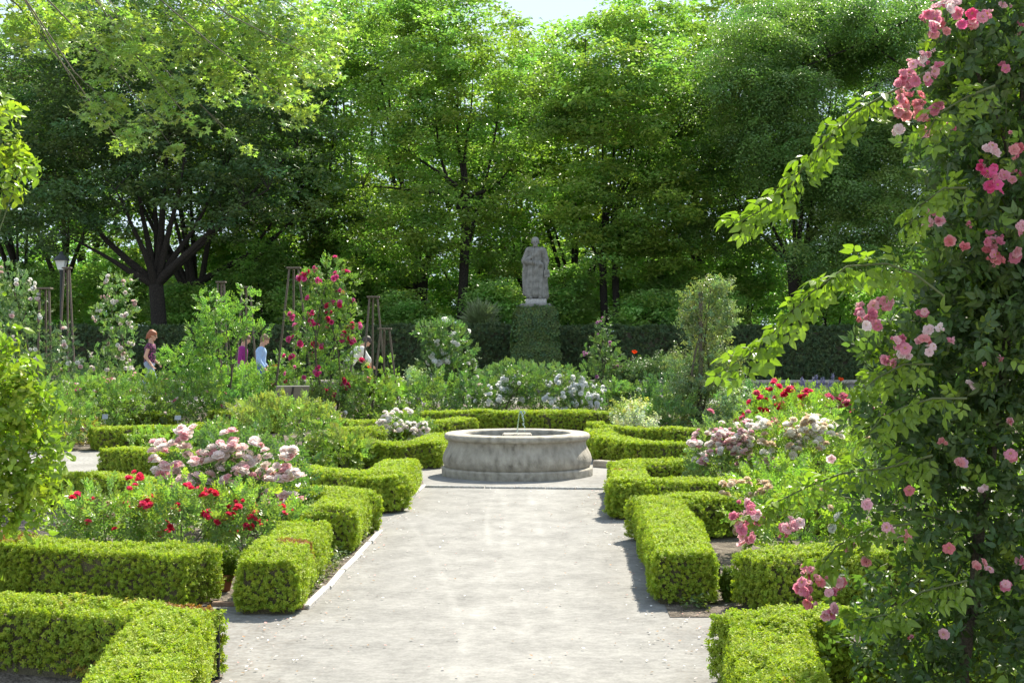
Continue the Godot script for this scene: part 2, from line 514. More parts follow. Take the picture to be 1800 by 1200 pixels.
func stems(parent: Node, root: Vector3, tips: Array, rad: float, mat: Material, called := "cane", sag := 0.0) -> void:
	for tip in tips:
		var b := B.new()
		var pts := []
		var rs := []
		var bow: Vector3 = Vector3(rr(-1, 1), 0, rr(-1, 1)) * (tip - root).length() * 0.12
		for i in 7:
			var f := i / 6.0
			var q: Vector3 = root.lerp(tip, f) + bow * sin(f * PI) + Vector3.UP * sin(f * PI) * sag
			pts.append(q); rs.append(lerpf(rad, rad * 0.35, f))
		b.tube(pts, rs, 5)
		part(parent, called, b.mesh(), mat)
func put_flower(parent: Node, p: Vector3, dir: Vector3, size: float, mesh_key: String, mat: Material, called := "flower") -> MeshInstance3D:
	return part(parent, called, S[mesh_key], mat, Transform3D(aim(dir, size), p))
# a rounded bush. px, base: pixel of its foot on the ground; w: width in pixels; top: pixel row of its top
func bush(o: Dictionary) -> Node3D:
	var p: Vector3 = on(o.px, o.base) if o.has("base") else foot(o.px, o.d)
	var d := -p.z
	var rx: float = o.w / 2.0 / F * d
	var h: float = EYE - (o.top - CY) / F * d - p.y
	var rz: float = rx * o.get("deep", 0.75)
	var t := thing(o.called, o.label, o.get("cat", "rose bush"), p, o.get("group", ""))
	var xf: Array[Transform3D] = []
	var cols := PackedColorArray()
	var size: float = o.get("size", 1.0)
	var n := int(o.get("dense", 1.0) * 400.0 * (rx * h * 2.0 + rx * rz * 2.0 + rz * h) / (size * size))
	blob_leaves(xf, cols, Vector3(0, h * 0.52, 0), Vector3(rx, h * 0.5, rz), n, size, o.col, o.get("kv", 0.25), o.get("warm", 0.18))
	# a few shoots that stand out of the outline
	for k in int(o.get("shoots", 8)):
		var w := Vector3(rr(-1, 1), rr(0.3, 1.2), rr(-1, 1)).normalized()
		var q := Vector3(0, h * 0.52, 0) + w * Vector3(rx, h * 0.5, rz) * 0.95
		for j in 7:
			xf.append(Transform3D(aim((w + rdir() * 0.9 + Vector3.UP * .4).normalized(), size * rr(.7, 1.1)), q + w * j * 0.025 * size))
			cols.append(vary(o.get("tipcol", o.col), 0.2, 0.2))
	foliage(t, o.get("kind", "rose"), int(o.get("variants", 3)), o.get("mat", M.rose_leaf), xf, cols)
	var tips := []
	for k in 7:
		tips.append(Vector3(rr(-.8, .8) * rx, h * rr(.5, .85), rr(-.8, .8) * rz))
	if o.get("canes", true):
		stems(t, Vector3(0, -0.03, 0), tips, o.get("cane_r", 0.009), M.cane)
	# flowers: [px, py, count, spread in px] or a count set at random over the crown
	for cl in o.get("at", []):
		var df: float = d - rz * rr(0.55, 1.0)
		for k in int(cl[2] * o.get("many", 1.0)):
			var sp: float = cl[3]
			var q: Vector3 = at(cl[0] + rr(-sp, sp), cl[1] + rr(-sp, sp) * 0.75, df + rr(-.1, .1)) - p
			put_flower(t, q, (Vector3(rr(-.6, .6), 1.0, rr(-.4, .7))).normalized(), o.get("fsize", 1.0) * rr(.75, 1.15), "double_%d" % (rng.randi() % 3), o.fm[rng.randi() % o.fm.size()])
	for k in int(o.get("random", 0)):
		var w := Vector3(rr(-1, 1), rr(-.15, 1.1), rr(-.6, 1.0)).normalized()
		var q := Vector3(0, h * 0.52, 0) + w * Vector3(rx, h * 0.52, rz) * rr(.92, 1.05)
		for j in 1 + rng.randi() % int(o.get("cluster", 2)):
			put_flower(t, q + rdir() * 0.05 * o.get("fsize", 1.0), (w + Vector3.UP * .5 + rdir() * .4).normalized(), o.get("fsize", 1.0) * rr(.75, 1.15), "double_%d" % (rng.randi() % 3), o.fm[rng.randi() % o.fm.size()])
	return t

# ------------------------------------------------------------------ clipped hedges
func hedge(px: Array, label: String, o := {}) -> Node3D:
	var h: float = o.get("h", 0.35)
	var w: float = o.get("w", 0.40)
	var p := []
	for q in px: p.append(on(q[0], q[1], h))
	for i in p.size(): p[i].y -= h
	var root: Vector3 = p[0]
	for q in p: 
		if q.z > root.z and absf(q.x) < 4.0: root = q
	var t := thing("boxwood_hedge", label, "hedge", root)
	var core := B.new()
	var far := 0.0
	var segs := []
	for i in p.size() - 1:
		var a: Vector3 = p[i]
		var b: Vector3 = p[i + 1]
		var dir := (b - a).normalized()
		var e0 := w * 0.5 if i > 0 else w * 0.12
		var e1 := w * 0.5 if i < p.size() - 2 else w * 0.12
		segs.append([a - dir * e0, b + dir * e1, dir])
		far = maxf(far, maxf(-a.z, -b.z))
	var big := clampf(far / 13.0, 1.0, 1.8)
	var xf: Array[Transform3D] = []
	var cols := PackedColorArray()
	var col: Color = o.get("col", Color(.36, .455, .05))
	for i in segs.size():
		var a: Vector3 = segs[i][0]
		var b: Vector3 = segs[i][1]
		var dir: Vector3 = segs[i][2]
		var side := dir.cross(Vector3.UP).normalized()
		var l := a.distance_to(b)
		var mid := (a + b) * 0.5 - root
		core.box(mid + Vector3.UP * (h - 0.045) * 0.5, Vector3(w - 0.09 - i * 0.004, h - 0.045 - i * 0.005, l - 0.08), Color.WHITE, Basis(side, Vector3.UP, -dir if side.cross(Vector3.UP).dot(dir) < 0 else dir))
		var area := l * (w + 2.0 * h) + 2.0 * w * h
		var n := int(area * 3200.0 / (big * big))
		for k in n:
			var s := rr(-l * .5, l * .5)
			var r := rng.randf() * area
			var q: Vector3
			var nn: Vector3
			if r < l * w:
				q = Vector3(rr(-.5, .5) * w, h, s); nn = Vector3.UP
			elif r < l * (w + 2.0 * h):
				var f := -1.0 if rng.randf() < 0.5 else 1.0
				q = Vector3(f * w * .5, rr(0.03, h), s); nn = Vector3(f, 0.05, 0)
			else:
				var f := -1.0 if rng.randf() < 0.5 else 1.0
				q = Vector3(rr(-.5, .5) * w, rr(0.03, h), f * l * .5); nn = Vector3(0, 0.05, f)
			# round the upper and end edges, tuck the foot in
			var ty := q.y / h
			q.x *= 1.0 - 0.13 * smoothstep(0.72, 1.0, ty) - 0.10 * smoothstep(0.35, 0.0, ty)
			if absf(q.x) > w * 0.32 and ty > 0.9: q.y -= 0.028 * (absf(q.x) / (w * .5) - 0.64)
			var world := mid + root + side * q.x + Vector3.UP * q.y + dir * q.z
			var bump := noise.get_noise_3d(world.x * 42.0, world.y * 42.0, world.z * 42.0) * 0.06 + noise.get_noise_3d(world.x * 160.0, world.y * 160.0, world.z * 160.0) * 0.018
			var nw := side * nn.x + Vector3.UP * nn.y + dir * nn.z
			world += nw * (bump + rr(-.03, .006))
			var hidden := false
			for j in segs.size():
				if j == i: continue
				var m2: Vector3 = (segs[j][0] + segs[j][1]) * .5
				var rel := world - m2
				var sd2: Vector3 = segs[j][2].cross(Vector3.UP)
				if absf(rel.dot(sd2)) < w * .5 - .05 and absf(rel.dot(segs[j][2])) < segs[j][0].distance_to(segs[j][1]) * .5 - .05 and rel.y < h - .05: hidden = true
			if hidden: continue
			var cc := vary(col, 0.17, 0.12)
			var dry := noise.get_noise_3d(world.x * 22.0 + 300.0, world.y * 22.0, world.z * 22.0)
			if dry > 0.38 and rng.randf() < smoothstep(0.38, 0.65, dry) * 0.7: cc = vary(Color(.48, .38, .07), 0.25, 0.1)
			for bs in o.get("brown", []):
				if world.distance_to(bs[0]) < bs[1] * rr(.6, 1.1): cc = vary(Color(.30, .15, .05), 0.3, 0.1)
			if noise.get_noise_3d(world.x * 75.0, world.y * 75.0 + 90.0, world.z * 75.0) > 0.42 and nn.y < 0.5 and rng.randf() < 0.75: continue
			if rng.randf() < 0.03: cc = vary(Color(.50, .56, .08), 0.15)
			xf.append(Transform3D(aim((nw + Vector3.UP * 0.45 + rdir() * 0.55).normalized(), big * rr(.65, 1.05)), world - root)); cols.append(cc)
	part(t, "twigs", core.mesh(), M.hedge_core)
	foliage(t, "box", 3, M.box_leaf, xf, cols)
	return t

# ------------------------------------------------------------------ trees
# crown: array of [centre, radii] ellipsoids in the world; every cluster hangs on a twig from a limb
func tree(o: Dictionary) -> Node3D:
	var p: Vector3 = o.foot
	var t := thing(o.get("called", "tree"), o.label, "tree", p, o.get("group", ""))
	var wood := B.new()
	var lean: Vector3 = o.get("lean", Vector3.ZERO)
	var fork: float = o.fork
	var tr: float = o.r
	var pts := []
	var rs := []
	for i in 8:
		var f := i / 7.0
		pts.append(Vector3(sin(f * 3.0 + p.x) * 0.10, f * fork, cos(f * 2.5 + p.x) * 0.08) + lean * f - Vector3.UP * 0.1 * (1.0 if i == 0 else 0.0))
		rs.append(tr * lerpf(1.0, 0.82, f) * (1.35 if i == 0 else 1.0))
	wood.tube(pts, rs, 9)
	var top: Vector3 = pts[-1]
	var limbs := []
	var tips: Array = o.get("tips", [])
	if tips.is_empty():
		for cr in o.crown:
			for k in int(o.get("limbs", 3)):
				tips.append(cr[0] + rdir() * cr[1] * 0.5 + Vector3.UP * cr[1].y * 0.15)
	for tp in tips:
		var tip: Vector3 = tp - p
		var lp := []
		var lr := []
		var start: Vector3 = pts[5 + rng.randi() % 3] if o.get("staggered", true) else top
		var b1 := start + Vector3((tip.x - start.x) * rr(.3, .5), (tip.y - start.y) * rr(.3, .42), (tip.z - start.z) * .4) + rdir() * 0.25
		for i in 8:
			var f := i / 7.0
			var q := start.lerp(b1, f).lerp(b1.lerp(tip, f), f) + Vector3(sin(f * 9.0 + tip.x), cos(f * 7.0 + tip.z), sin(f * 8.0)) * 0.07 * f
			lp.append(q); lr.append(lerpf(tr * o.get("limb_r", 0.5), 0.02, pow(f, 0.7)))
		wood.tube(lp, lr, 7)
		limbs.append(lp)
	var xf: Array[Transform3D] = []
	var cols := PackedColorArray()
	var twig := B.new()
	var vol := 0.0
	for cr in o.crown: vol += cr[1].x * cr[1].y * cr[1].z
	for cr in o.crown:
		var nc := int(o.clusters * 1.15 * cr[1].x * cr[1].y * cr[1].z / vol)
		for k in nc:
			var w := rdir()
			var c: Vector3 = cr[0] + w * cr[1] * pow(rng.randf(), 0.42) * rr(.85, 1.08) - p
			# nearest limb point
			var best := top
			var bd := 1e9
			for lp in limbs:
				for i in range(2, 8):
					var dd: float = (lp[i] - c).length_squared()
					if dd < bd: bd = dd; best = lp[i]
			if o.get("twigs", true) and bd < 1.6:
				var m2 := best.lerp(c, 0.5) + Vector3.UP * 0.12 * sqrt(bd)
				twig.tube([best, m2 + rdir() * 0.15, c], [0.018, 0.011, 0.005], 4)
			var cr_: float = o.get("cluster", 0.75) * rr(.5, 1.0)
			var flat: float = o.get("flat", 0.4)
			var slope := Vector3(c.x - (cr[0].x - p.x), 0, c.z - (cr[0].z - p.z)) * -0.18
			var cc := vary(o.col, o.get("ckv", 0.3), 0.16)
			for j in int(o.get("per", 34) * 0.29 * rr(.5, 1.5)):
				var a := rr(0, TAU)
				var rad := sqrt(rng.randf()) * cr_
				var q := c + Vector3(cos(a) * rad, rr(-1, 1) * flat * cr_ * (1.0 - 0.5 * rad / cr_), sin(a) * rad)
				q.y += slope.dot(Vector3(cos(a), 0, sin(a))) * rad * 0.25 - rad * rad * o.get("sag", 0.15)
				var bs := Basis(Vector3.UP, rr(0, TAU)) * Basis(Vector3.RIGHT, rr(-.5, .5)) * Basis(Vector3.FORWARD, rr(-.5, .5))
				xf.append(Transform3D(bs.scaled(Vector3.ONE * o.get("size", 1.0) * (1.45 if o.get("kind", "spray") == "spray" else 1.5) * rr(.75, 1.15)), q))
				cols.append(vary(cc, 0.18, 0.1))
	part(t, "trunk", wood.mesh(), o.get("bark", M.dark_bark))
	if twig.v.size(): part(t, "twigs", twig.mesh(), M.dark_bark).set_meta("kind", "stuff")
	var kind: String = o.get("kind", "spray")
	foliage(t, kind, 4 if kind == "spray" else 3, o.get("mat", M.tree_leaf), xf, cols, "crown")
	return t
func ball(px: float, py: float, rx: float, ry: float, d: float, deep := 0.8) -> Array:
	return [at(px, py, d), Vector3(rx / F * d, ry / F * d, rx / F * d * deep)]

# ------------------------------------------------------------------ smooth bodies (surface nets over joined capsules)
func body_mesh(caps: Array, k: float, cell: float, fold := 0.0) -> ArrayMesh:
	var lo := Vector3.ONE * 1e9
	var hi := -lo
	for c in caps:
		for e in 2:
			lo = lo.min(c[e] - Vector3.ONE * (c[2 + e] + cell * 3.0))
			hi = hi.max(c[e] + Vector3.ONE * (c[2 + e] + cell * 3.0))
	var nx := int((hi.x - lo.x) / cell) + 2
	var ny := int((hi.y - lo.y) / cell) + 2
	var nz := int((hi.z - lo.z) / cell) + 2
	var fld := PackedFloat32Array()
	fld.resize(nx * ny * nz)
	fld.fill(1.0)
	for c in caps:
		var a: Vector3 = c[0]
		var b: Vector3 = c[1]
		var ra: float = c[2]
		var rb: float = c[3]
		var ba := b - a
		var l2 := maxf(ba.length_squared(), 1e-9)
		var m := maxf(ra, rb) + k + cell * 2.0
		var q0 := (a.min(b) - Vector3.ONE * m - lo) / cell
		var q1 := (a.max(b) + Vector3.ONE * m - lo) / cell
		for z in range(maxi(0, int(q0.z)), mini(nz - 1, int(q1.z) + 1) + 1):
			for y in range(maxi(0, int(q0.y)), mini(ny - 1, int(q1.y) + 1) + 1):
				for x in range(maxi(0, int(q0.x)), mini(nx - 1, int(q1.x) + 1) + 1):
					var p := lo + Vector3(x, y, z) * cell
					var t := clampf((p - a).dot(ba) / l2, 0.0, 1.0)
					var dd := p.distance_to(a + ba * t) - lerpf(ra, rb, t)
					var i := x + nx * (y + ny * z)
					var e := fld[i]
					var hh := maxf(k - absf(e - dd), 0.0) / k
					fld[i] = minf(e, dd) - hh * hh * k * 0.25
	if fold > 0.0:      # drapery: folds that fall and fan round the figure
		for z in nz:
			for y in ny:
				for x in nx:
					var i := x + nx * (y + ny * z)
					if absf(fld[i]) < 0.12:
						var p := lo + Vector3(x, y, z) * cell
						var ang := atan2(p.z, p.x + 0.02)
						fld[i] += fold * (sin(ang * 13.0 + p.y * 3.5) + 0.6 * sin(ang * 7.0 - p.y * 6.0 + 1.0))
	var b := B.new()
	var idx := {}
	var offs := [0, 1, nx, nx + 1, nx * ny, nx * ny + 1, nx * ny + nx, nx * ny + nx + 1]
	for z in nz - 1:
		for y in ny - 1:
			for x in nx - 1:
				var i := x + nx * (y + ny * z)
				var mask := 0
				for e in 8:
					if fld[i + offs[e]] < 0.0: mask |= 1 << e
				if mask == 0 or mask == 255: continue
				var s := Vector3.ZERO
				var cnt := 0
				for ed in [[0, 1], [2, 3], [4, 5], [6, 7], [0, 2], [1, 3], [4, 6], [5, 7], [0, 4], [1, 5], [2, 6], [3, 7]]:
					var f0 := fld[i + offs[ed[0]]]
					var f1 := fld[i + offs[ed[1]]]
					if (f0 < 0.0) != (f1 < 0.0):
						var t := f0 / (f0 - f1)
						var a := Vector3(ed[0] & 1, (ed[0] >> 1) & 1, ed[0] >> 2)
						var c := Vector3(ed[1] & 1, (ed[1] >> 1) & 1, ed[1] >> 2)
						s += a.lerp(c, t); cnt += 1
				idx[i] = b.v.size()
				b.v.append(lo + (Vector3(x, y, z) + s / cnt) * cell)
				b.n.append(Vector3.ZERO); b.c.append(Color.WHITE); b.u.append(Vector2.ZERO)
	for i in idx:
		for ax in 3:
			var st: int = [1, nx, nx * ny][ax]
			var s1: int = [nx, nx * ny, 1][ax]
			var s2: int = [nx * ny, 1, nx][ax]
			var f0 := fld[i]
			var f1 := fld[i + st]
			if (f0 < 0.0) == (f1 < 0.0): continue
			if not (idx.has(i - s1) and idx.has(i - s2) and idx.has(i - s1 - s2)): continue
			var q := [idx[i], idx[i - s1], idx[i - s1 - s2], idx[i - s2]]
			if f0 < 0.0: q.reverse()
			for j in [0, 1, 2, 0, 2, 3]: b.ix.append(q[j])
	for j in range(0, b.ix.size(), 3):
		var nn := (b.v[b.ix[j + 2]] - b.v[b.ix[j]]).cross(b.v[b.ix[j + 1]] - b.v[b.ix[j]])
		for e in 3: b.n[b.ix[j + e]] += nn
	for j in b.n.size(): b.n[j] = b.n[j].normalized()
	return b.mesh()

# ------------------------------------------------------------------ the scene
func _ready() -> void:
	rng.seed = 20240611
	noise.seed = 5
	noise.noise_type = FastNoiseLite.TYPE_SIMPLEX_SMOOTH
	noise.frequency = 0.02
	light_and_camera()
	make_materials()
	make_meshes()
	print("ground"); ground()
	print("hedges"); hedges()
	print("trees"); trees()
	print("back"); back_hedge_and_wall(); statue(); fountain()
	print("plants"); beds_left(); beds_back(); beds_right()
	print("wood"); wooden_supports(); small_things()
	print("people"); people()
	print("near"); near_rose(); near_shrub(); plane_tree()
	print("done")

func light_and_camera() -> void:
	var cam := Camera3D.new()
	cam.name = "camera"
	cam.fov = rad_to_deg(2.0 * atan(600.0 / F))
	cam.position = Vector3(0, EYE, 0)
	cam.rotation.x = atan((CY - 600.0) / F)
	cam.far = 1500.0
	add_child(cam)
	var sun := DirectionalLight3D.new()
	sun.name = "sun"
	var az := deg_to_rad(28.0)
	var el := deg_to_rad(51.0)
	var to_sun := Vector3(sin(az) * cos(el), sin(el), -cos(az) * cos(el))
	sun.look_at_from_position(Vector3.ZERO, -to_sun, Vector3.UP)
	sun.light_energy = 1.6
	sun.light_color = Color(1.0, 0.97, 0.90)
	sun.light_angular_distance = 0.5
	sun.shadow_enabled = true
	add_child(sun)
	var env := Environment.new()
	env.background_mode = Environment.BG_SKY
	var sky := Sky.new()
	var sm := ProceduralSkyMaterial.new()
	sm.sky_top_color = Color(0.66, 0.72, 0.80)
	sm.sky_horizon_color = Color(0.77, 0.84, 0.89)
	sm.sky_curve = 0.22
	sm.sky_energy_multiplier = 0.92
	sm.ground_bottom_color = Color(0.35, 0.36, 0.30)
	sm.ground_horizon_color = Color(0.6, 0.66, 0.66)
	sky.sky_material = sm
	env.sky = sky
	env.tonemap_mode = Environment.TONE_MAPPER_LINEAR
	env.tonemap_exposure = 2.25
	env.sdfgi_enabled = true
	env.ssao_enabled = true
	env.ssil_enabled = true
	var we := WorldEnvironment.new()
	we.name = "surroundings"
	we.environment = env
	add_child(we)

# ------------------------------------------------------------------ ground, beds, kerbs
func sheet(b: B, poly: Array, up: float) -> void:
	var flat := PackedVector2Array()
	var d3 := []
	for q in poly:
		var w: Vector3 = on(q[0], q[1]) if q.size() == 2 else Vector3(q[0], 0, -q[1])
		d3.append(w); flat.append(Vector2(w.x, w.z))
	var tris := Geometry2D.triangulate_polygon(flat)
	for i in range(0, tris.size(), 3):
		var a := Vector3(flat[tris[i]].x, up, flat[tris[i]].y)
		var c := Vector3(flat[tris[i + 1]].x, up, flat[tris[i + 1]].y)
		var e := Vector3(flat[tris[i + 2]].x, up, flat[tris[i + 2]].y)
		if (e - a).cross(c - a).y > 0: b.tri(a, c, e, Color.WHITE)
		else: b.tri(a, e, c, Color.WHITE)
func strip(x0: float, x1: float, ds: Array, up: float) -> B:
	var b := B.new()
	for i in ds.size() - 1:
		var d0: float = ds[i]
		var d1: float = ds[i + 1]
		b.quad(Vector3(x0, gy(d0) + up, -d0), Vector3(x0, gy(d1) + up, -d1), Vector3(x1, gy(d1) + up, -d1), Vector3(x1, gy(d0) + up, -d0), Color.WHITE)
	return b
func ground() -> void:
	var grit := noise_tex(512, 0.14, [], 31, 4)
	var ramp := [[0.1, lin(.18, .172, .158)], [0.35, lin(.215, .207, .192)], [0.6, lin(.245, .238, .222)], [0.9, lin(.28, .273, .258)]]
	var sand := rough_mat(noise_tex(1024, 0.006, ramp, 30, 7), 0.16, 1.0, grit, 2.5)
	setting("ground", strip(-400, 400, [-60, 0, 22, 23, 24, 25, 26, 27, 28, 29, 30, 31, 32, 40, 600], 0.0), sand)
	# the walked path: pale worn lanes and wheel marks in the sand, darker dirt and litter towards the kerbs
	var iw := 420
	var ih := 1500
	var im := Image.create(iw, ih, false, Image.FORMAT_RGB8)
	var n1 := FastNoiseLite.new(); n1.seed = 41; n1.frequency = 0.012; n1.fractal_octaves = 5
	var n2 := FastNoiseLite.new(); n2.seed = 42; n2.frequency = 0.11; n2.fractal_octaves = 3
	var n3 := FastNoiseLite.new(); n3.seed = 43; n3.frequency = 0.35
	for y in ih:
		var dd := lerpf(4.6, 18.2, float(y) / ih)
		for x in iw:
			var xx := lerpf(-1.75, 1.45, float(x) / iw)
			var k := n1.get_noise_2d(x * 1.6, y * 1.6) * 0.10 + n2.get_noise_2d(x * 0.7, y * 1.3) * 0.085 + n3.get_noise_2d(x, y) * 0.09
			var v := 0.204 + k * 0.58
			var mid := 0.12 + sin(dd * 0.45) * 0.22
			v += 0.035 * exp(-pow((xx - mid) / 0.55, 2.0)) * (0.6 + n1.get_noise_2d(x + 900, y))
			for tr in [[-0.27, 0.22, 0.02], [0.24, -0.05, 0.018], [-0.75, 0.5, 0.015], [0.05, 0.3, 0.012]]:
				var cx: float = tr[0] + tr[1] * sin(dd * 0.3 + tr[0] * 9.0)
				v += 0.04 * exp(-pow((xx - cx) / (tr[2] * 2.0), 2.0)) * clampf(0.55 + n1.get_noise_2d(x * 0.3 + 500, y * 0.6), 0, 1)
			var edge := maxf(absf(xx + 0.15) - 0.85 + n1.get_noise_2d(x * 2.0, y * 2.0 + 333) * 0.5, 0.0)
			var dirt := clampf(edge * 0.55, 0.0, 0.4) * clampf(0.5 + n2.get_noise_2d(x * 1.5, y * 1.5 + 77) * 1.4, 0, 1)
			var c := Color(v, v * 0.974, v * 0.92).lerp(Color(.12, .095, .07), dirt)
			im.set_pixel(x, y, c.clamp().linear_to_srgb())
	var pm := StandardMaterial3D.new()
	pm.albedo_texture = ImageTexture.create_from_image(im)
	pm.roughness = 1.0
	pm.heightmap_enabled = false
	pm.texture_repeat = false
	var b := B.new()
	b.quad(Vector3(-1.75, 0.004, -4.6), Vector3(-1.75, 0.004, -18.2), Vector3(1.45, 0.004, -18.2), Vector3(1.45, 0.004, -4.6), Color.WHITE)
	for i in b.v.size():
		b.u[i] = Vector2((b.v[i].x + 1.75) / 3.2, (-b.v[i].z - 4.6) / 13.6)
	setting("path", b, pm)
	var soil := B.new()
	for poly in [
		[[542, 1073], [668, 936], [60, 893], [-300, 890], [-400, 1062], [370, 1062]],
		[[-500, 1120], [393, 1188], [250, 1500], [-700, 1500]],
		[[704, 894], [746, 856], [735, 824], [560, 818], [190, 824], [186, 846], [600, 884]],
		[[1178, 1086], [1100, 905], [1400, 905], [2300, 910], [2300, 1086]],
		[[1262, 1192], [2300, 1180], [2300, 1500], [1320, 1500]],
		[[1086, 903], [1068, 858], [1085, 828], [1400, 830], [2300, 830], [2300, 900]],
		[[640, 819], [775, 817], [790, 790], [835, 765], [560, 766], [530, 800]],
		[[1046, 819], [1090, 820], [1330, 815], [1600, 815], [1600, 765], [1030, 765], [1035, 790]],
	]: sheet(soil, poly, 0.009)
	setting("bed_soil", soil, M.soil)
	setting("far_bed_soil", strip(-16, 16, [22.6, 24, 25, 26, 27, 28, 29, 30, 31, 32, 33.5], 0.009), M.soil)
	setting("grove_ground", strip(-300, 300, [40.5, 60, 100, 550], 0.012), M.earth)
	# kerbs: slim pale concrete edging, one stone after another
	var kerbs := [
		[[[540, 1072], [668, 936]], "pale concrete kerb with a bend along the bed of pink roses", 5],
		[[[705, 893], [745, 855]], "short pale kerb along the bed beside the stone basin's dark shadow", 3],
		[[[747, 857], [1066, 861]], "pale flush strip crossing the path before the stone basin", 6],
	]
	for kb in kerbs:
		var a := on(kb[0][0][0], kb[0][0][1])
		var e := on(kb[0][1][0], kb[0][1][1])
		var t := thing("kerb", kb[1], "kerb", a)
		var dir := (e - a).normalized()
		var l: float = a.distance_to(e) / kb[2]
		for i in kb[2]:
			var kbm := B.new()
			kbm.cbox(Vector3.ZERO, Vector3(0.05, 0.08, l - 0.006), 0.008)
			var o: Vector3 = dir * (i + 0.5) * l + Vector3(rr(-.006, .006), -0.010 + rr(-.004, .004), rr(-.006, .006))
			part(t, "kerb_stone", kbm.mesh(), M.kerb, Transform3D(Basis(dir.cross(Vector3.UP).normalized(), Vector3.UP, -dir) * Basis(Vector3.UP, rr(-.02, .02)), o))
	for kb in [[[372, 1063], [536, 1074], "thin worn brick edging beside the small potted box plant"]]:
		var a := on(kb[0][0], kb[0][1])
		var e := on(kb[1][0], kb[1][1])
		var t := thing("brick_edging", kb[2], "edging", a)
		var n := int(a.distance_to(e) / 0.2)
		for i in n:
			var bb := B.new()
			bb.cbox(Vector3.ZERO, Vector3(0.195, 0.05, 0.04), 0.005)
			part(t, "brick", bb.mesh(), M.edge_brick, Transform3D(Basis(Vector3.UP, rr(-.05, .05)), (e - a) * (i + .5) / n + Vector3(0, 0.006 + rr(-.006, .006), rr(-.006, .006))))
	# litter: fallen petals and dry leaves on path and soil
	var xf: Array[Transform3D] = []
	var cols := PackedColorArray()
	var lb := B.new()
	lb.fine_leaf(Vector3.ZERO, Vector3(0, 0, 1), Vector3.UP, 0.022, 0.016, Color.WHITE, -0.2)
	for i in 1500:
		var dd := rr(5.5, 17.0)
		var xx := rr(-1.6, 1.4)
		if rng.randf() < 0.72:   # most of it is blown against the edges
			xx = -1.35 - absf(rng.randfn(0, .16)) if rng.randf() < .5 else 1.05 + absf(rng.randfn(0, .16))
			if rng.randf() < 0.5: xx = xx * rr(.7, 1.0)
		var cc: Color = [Color(.75, .60, .58), Color(.8, .78, .74), Color(.32, .18, .09), Color(.22, .14, .07), Color(.55, .28, .25)][rng.randi() % 5]
		xf.append(Transform3D(Basis(Vector3.UP, rr(0, TAU)).scaled(Vector3.ONE * rr(.35, 1.15)), Vector3(xx, rr(.011, .018), -dd))); cols.append(vary(cc, .2))
	var lo := scatter(self, "fallen_petals", lb.mesh(), M.petal_debris, xf, cols)
	lo.set_meta("label", "fallen petals and dry leaves strewn over the sandy path"); lo.set_meta("category", "litter")
	# weeds and dry grass tufts along the kerbs
	xf = []; cols = PackedColorArray()
	for i in 420:
		var s := on(lerpf(540, 668, rng.randf()), 0.0 + 1072) if false else on(540, 1072).lerp(on(668, 936), rng.randf())
		if i % 3 == 0: s = on(1155, 1078).lerp(on(1100, 908), rng.randf()) + Vector3(.12, 0, 0)
		s += Vector3(rr(-.26, -.06) if i % 3 else rr(.03, .2), 0.0, rr(-.05, .05))
		xf.append(Transform3D(aim(Vector3(rr(-.5, .5), 1, rr(-.5, .5)), rr(.5, 1.1)), s)); cols.append(vary(Color(.16, .2, .05), .3, .3))
	var wd := scatter(self, "weeds", S.small_0, M.rose_leaf, xf, cols)
	wd.set_meta("label", "low weeds growing along the pale kerbs"); wd.set_meta("category", "weeds")

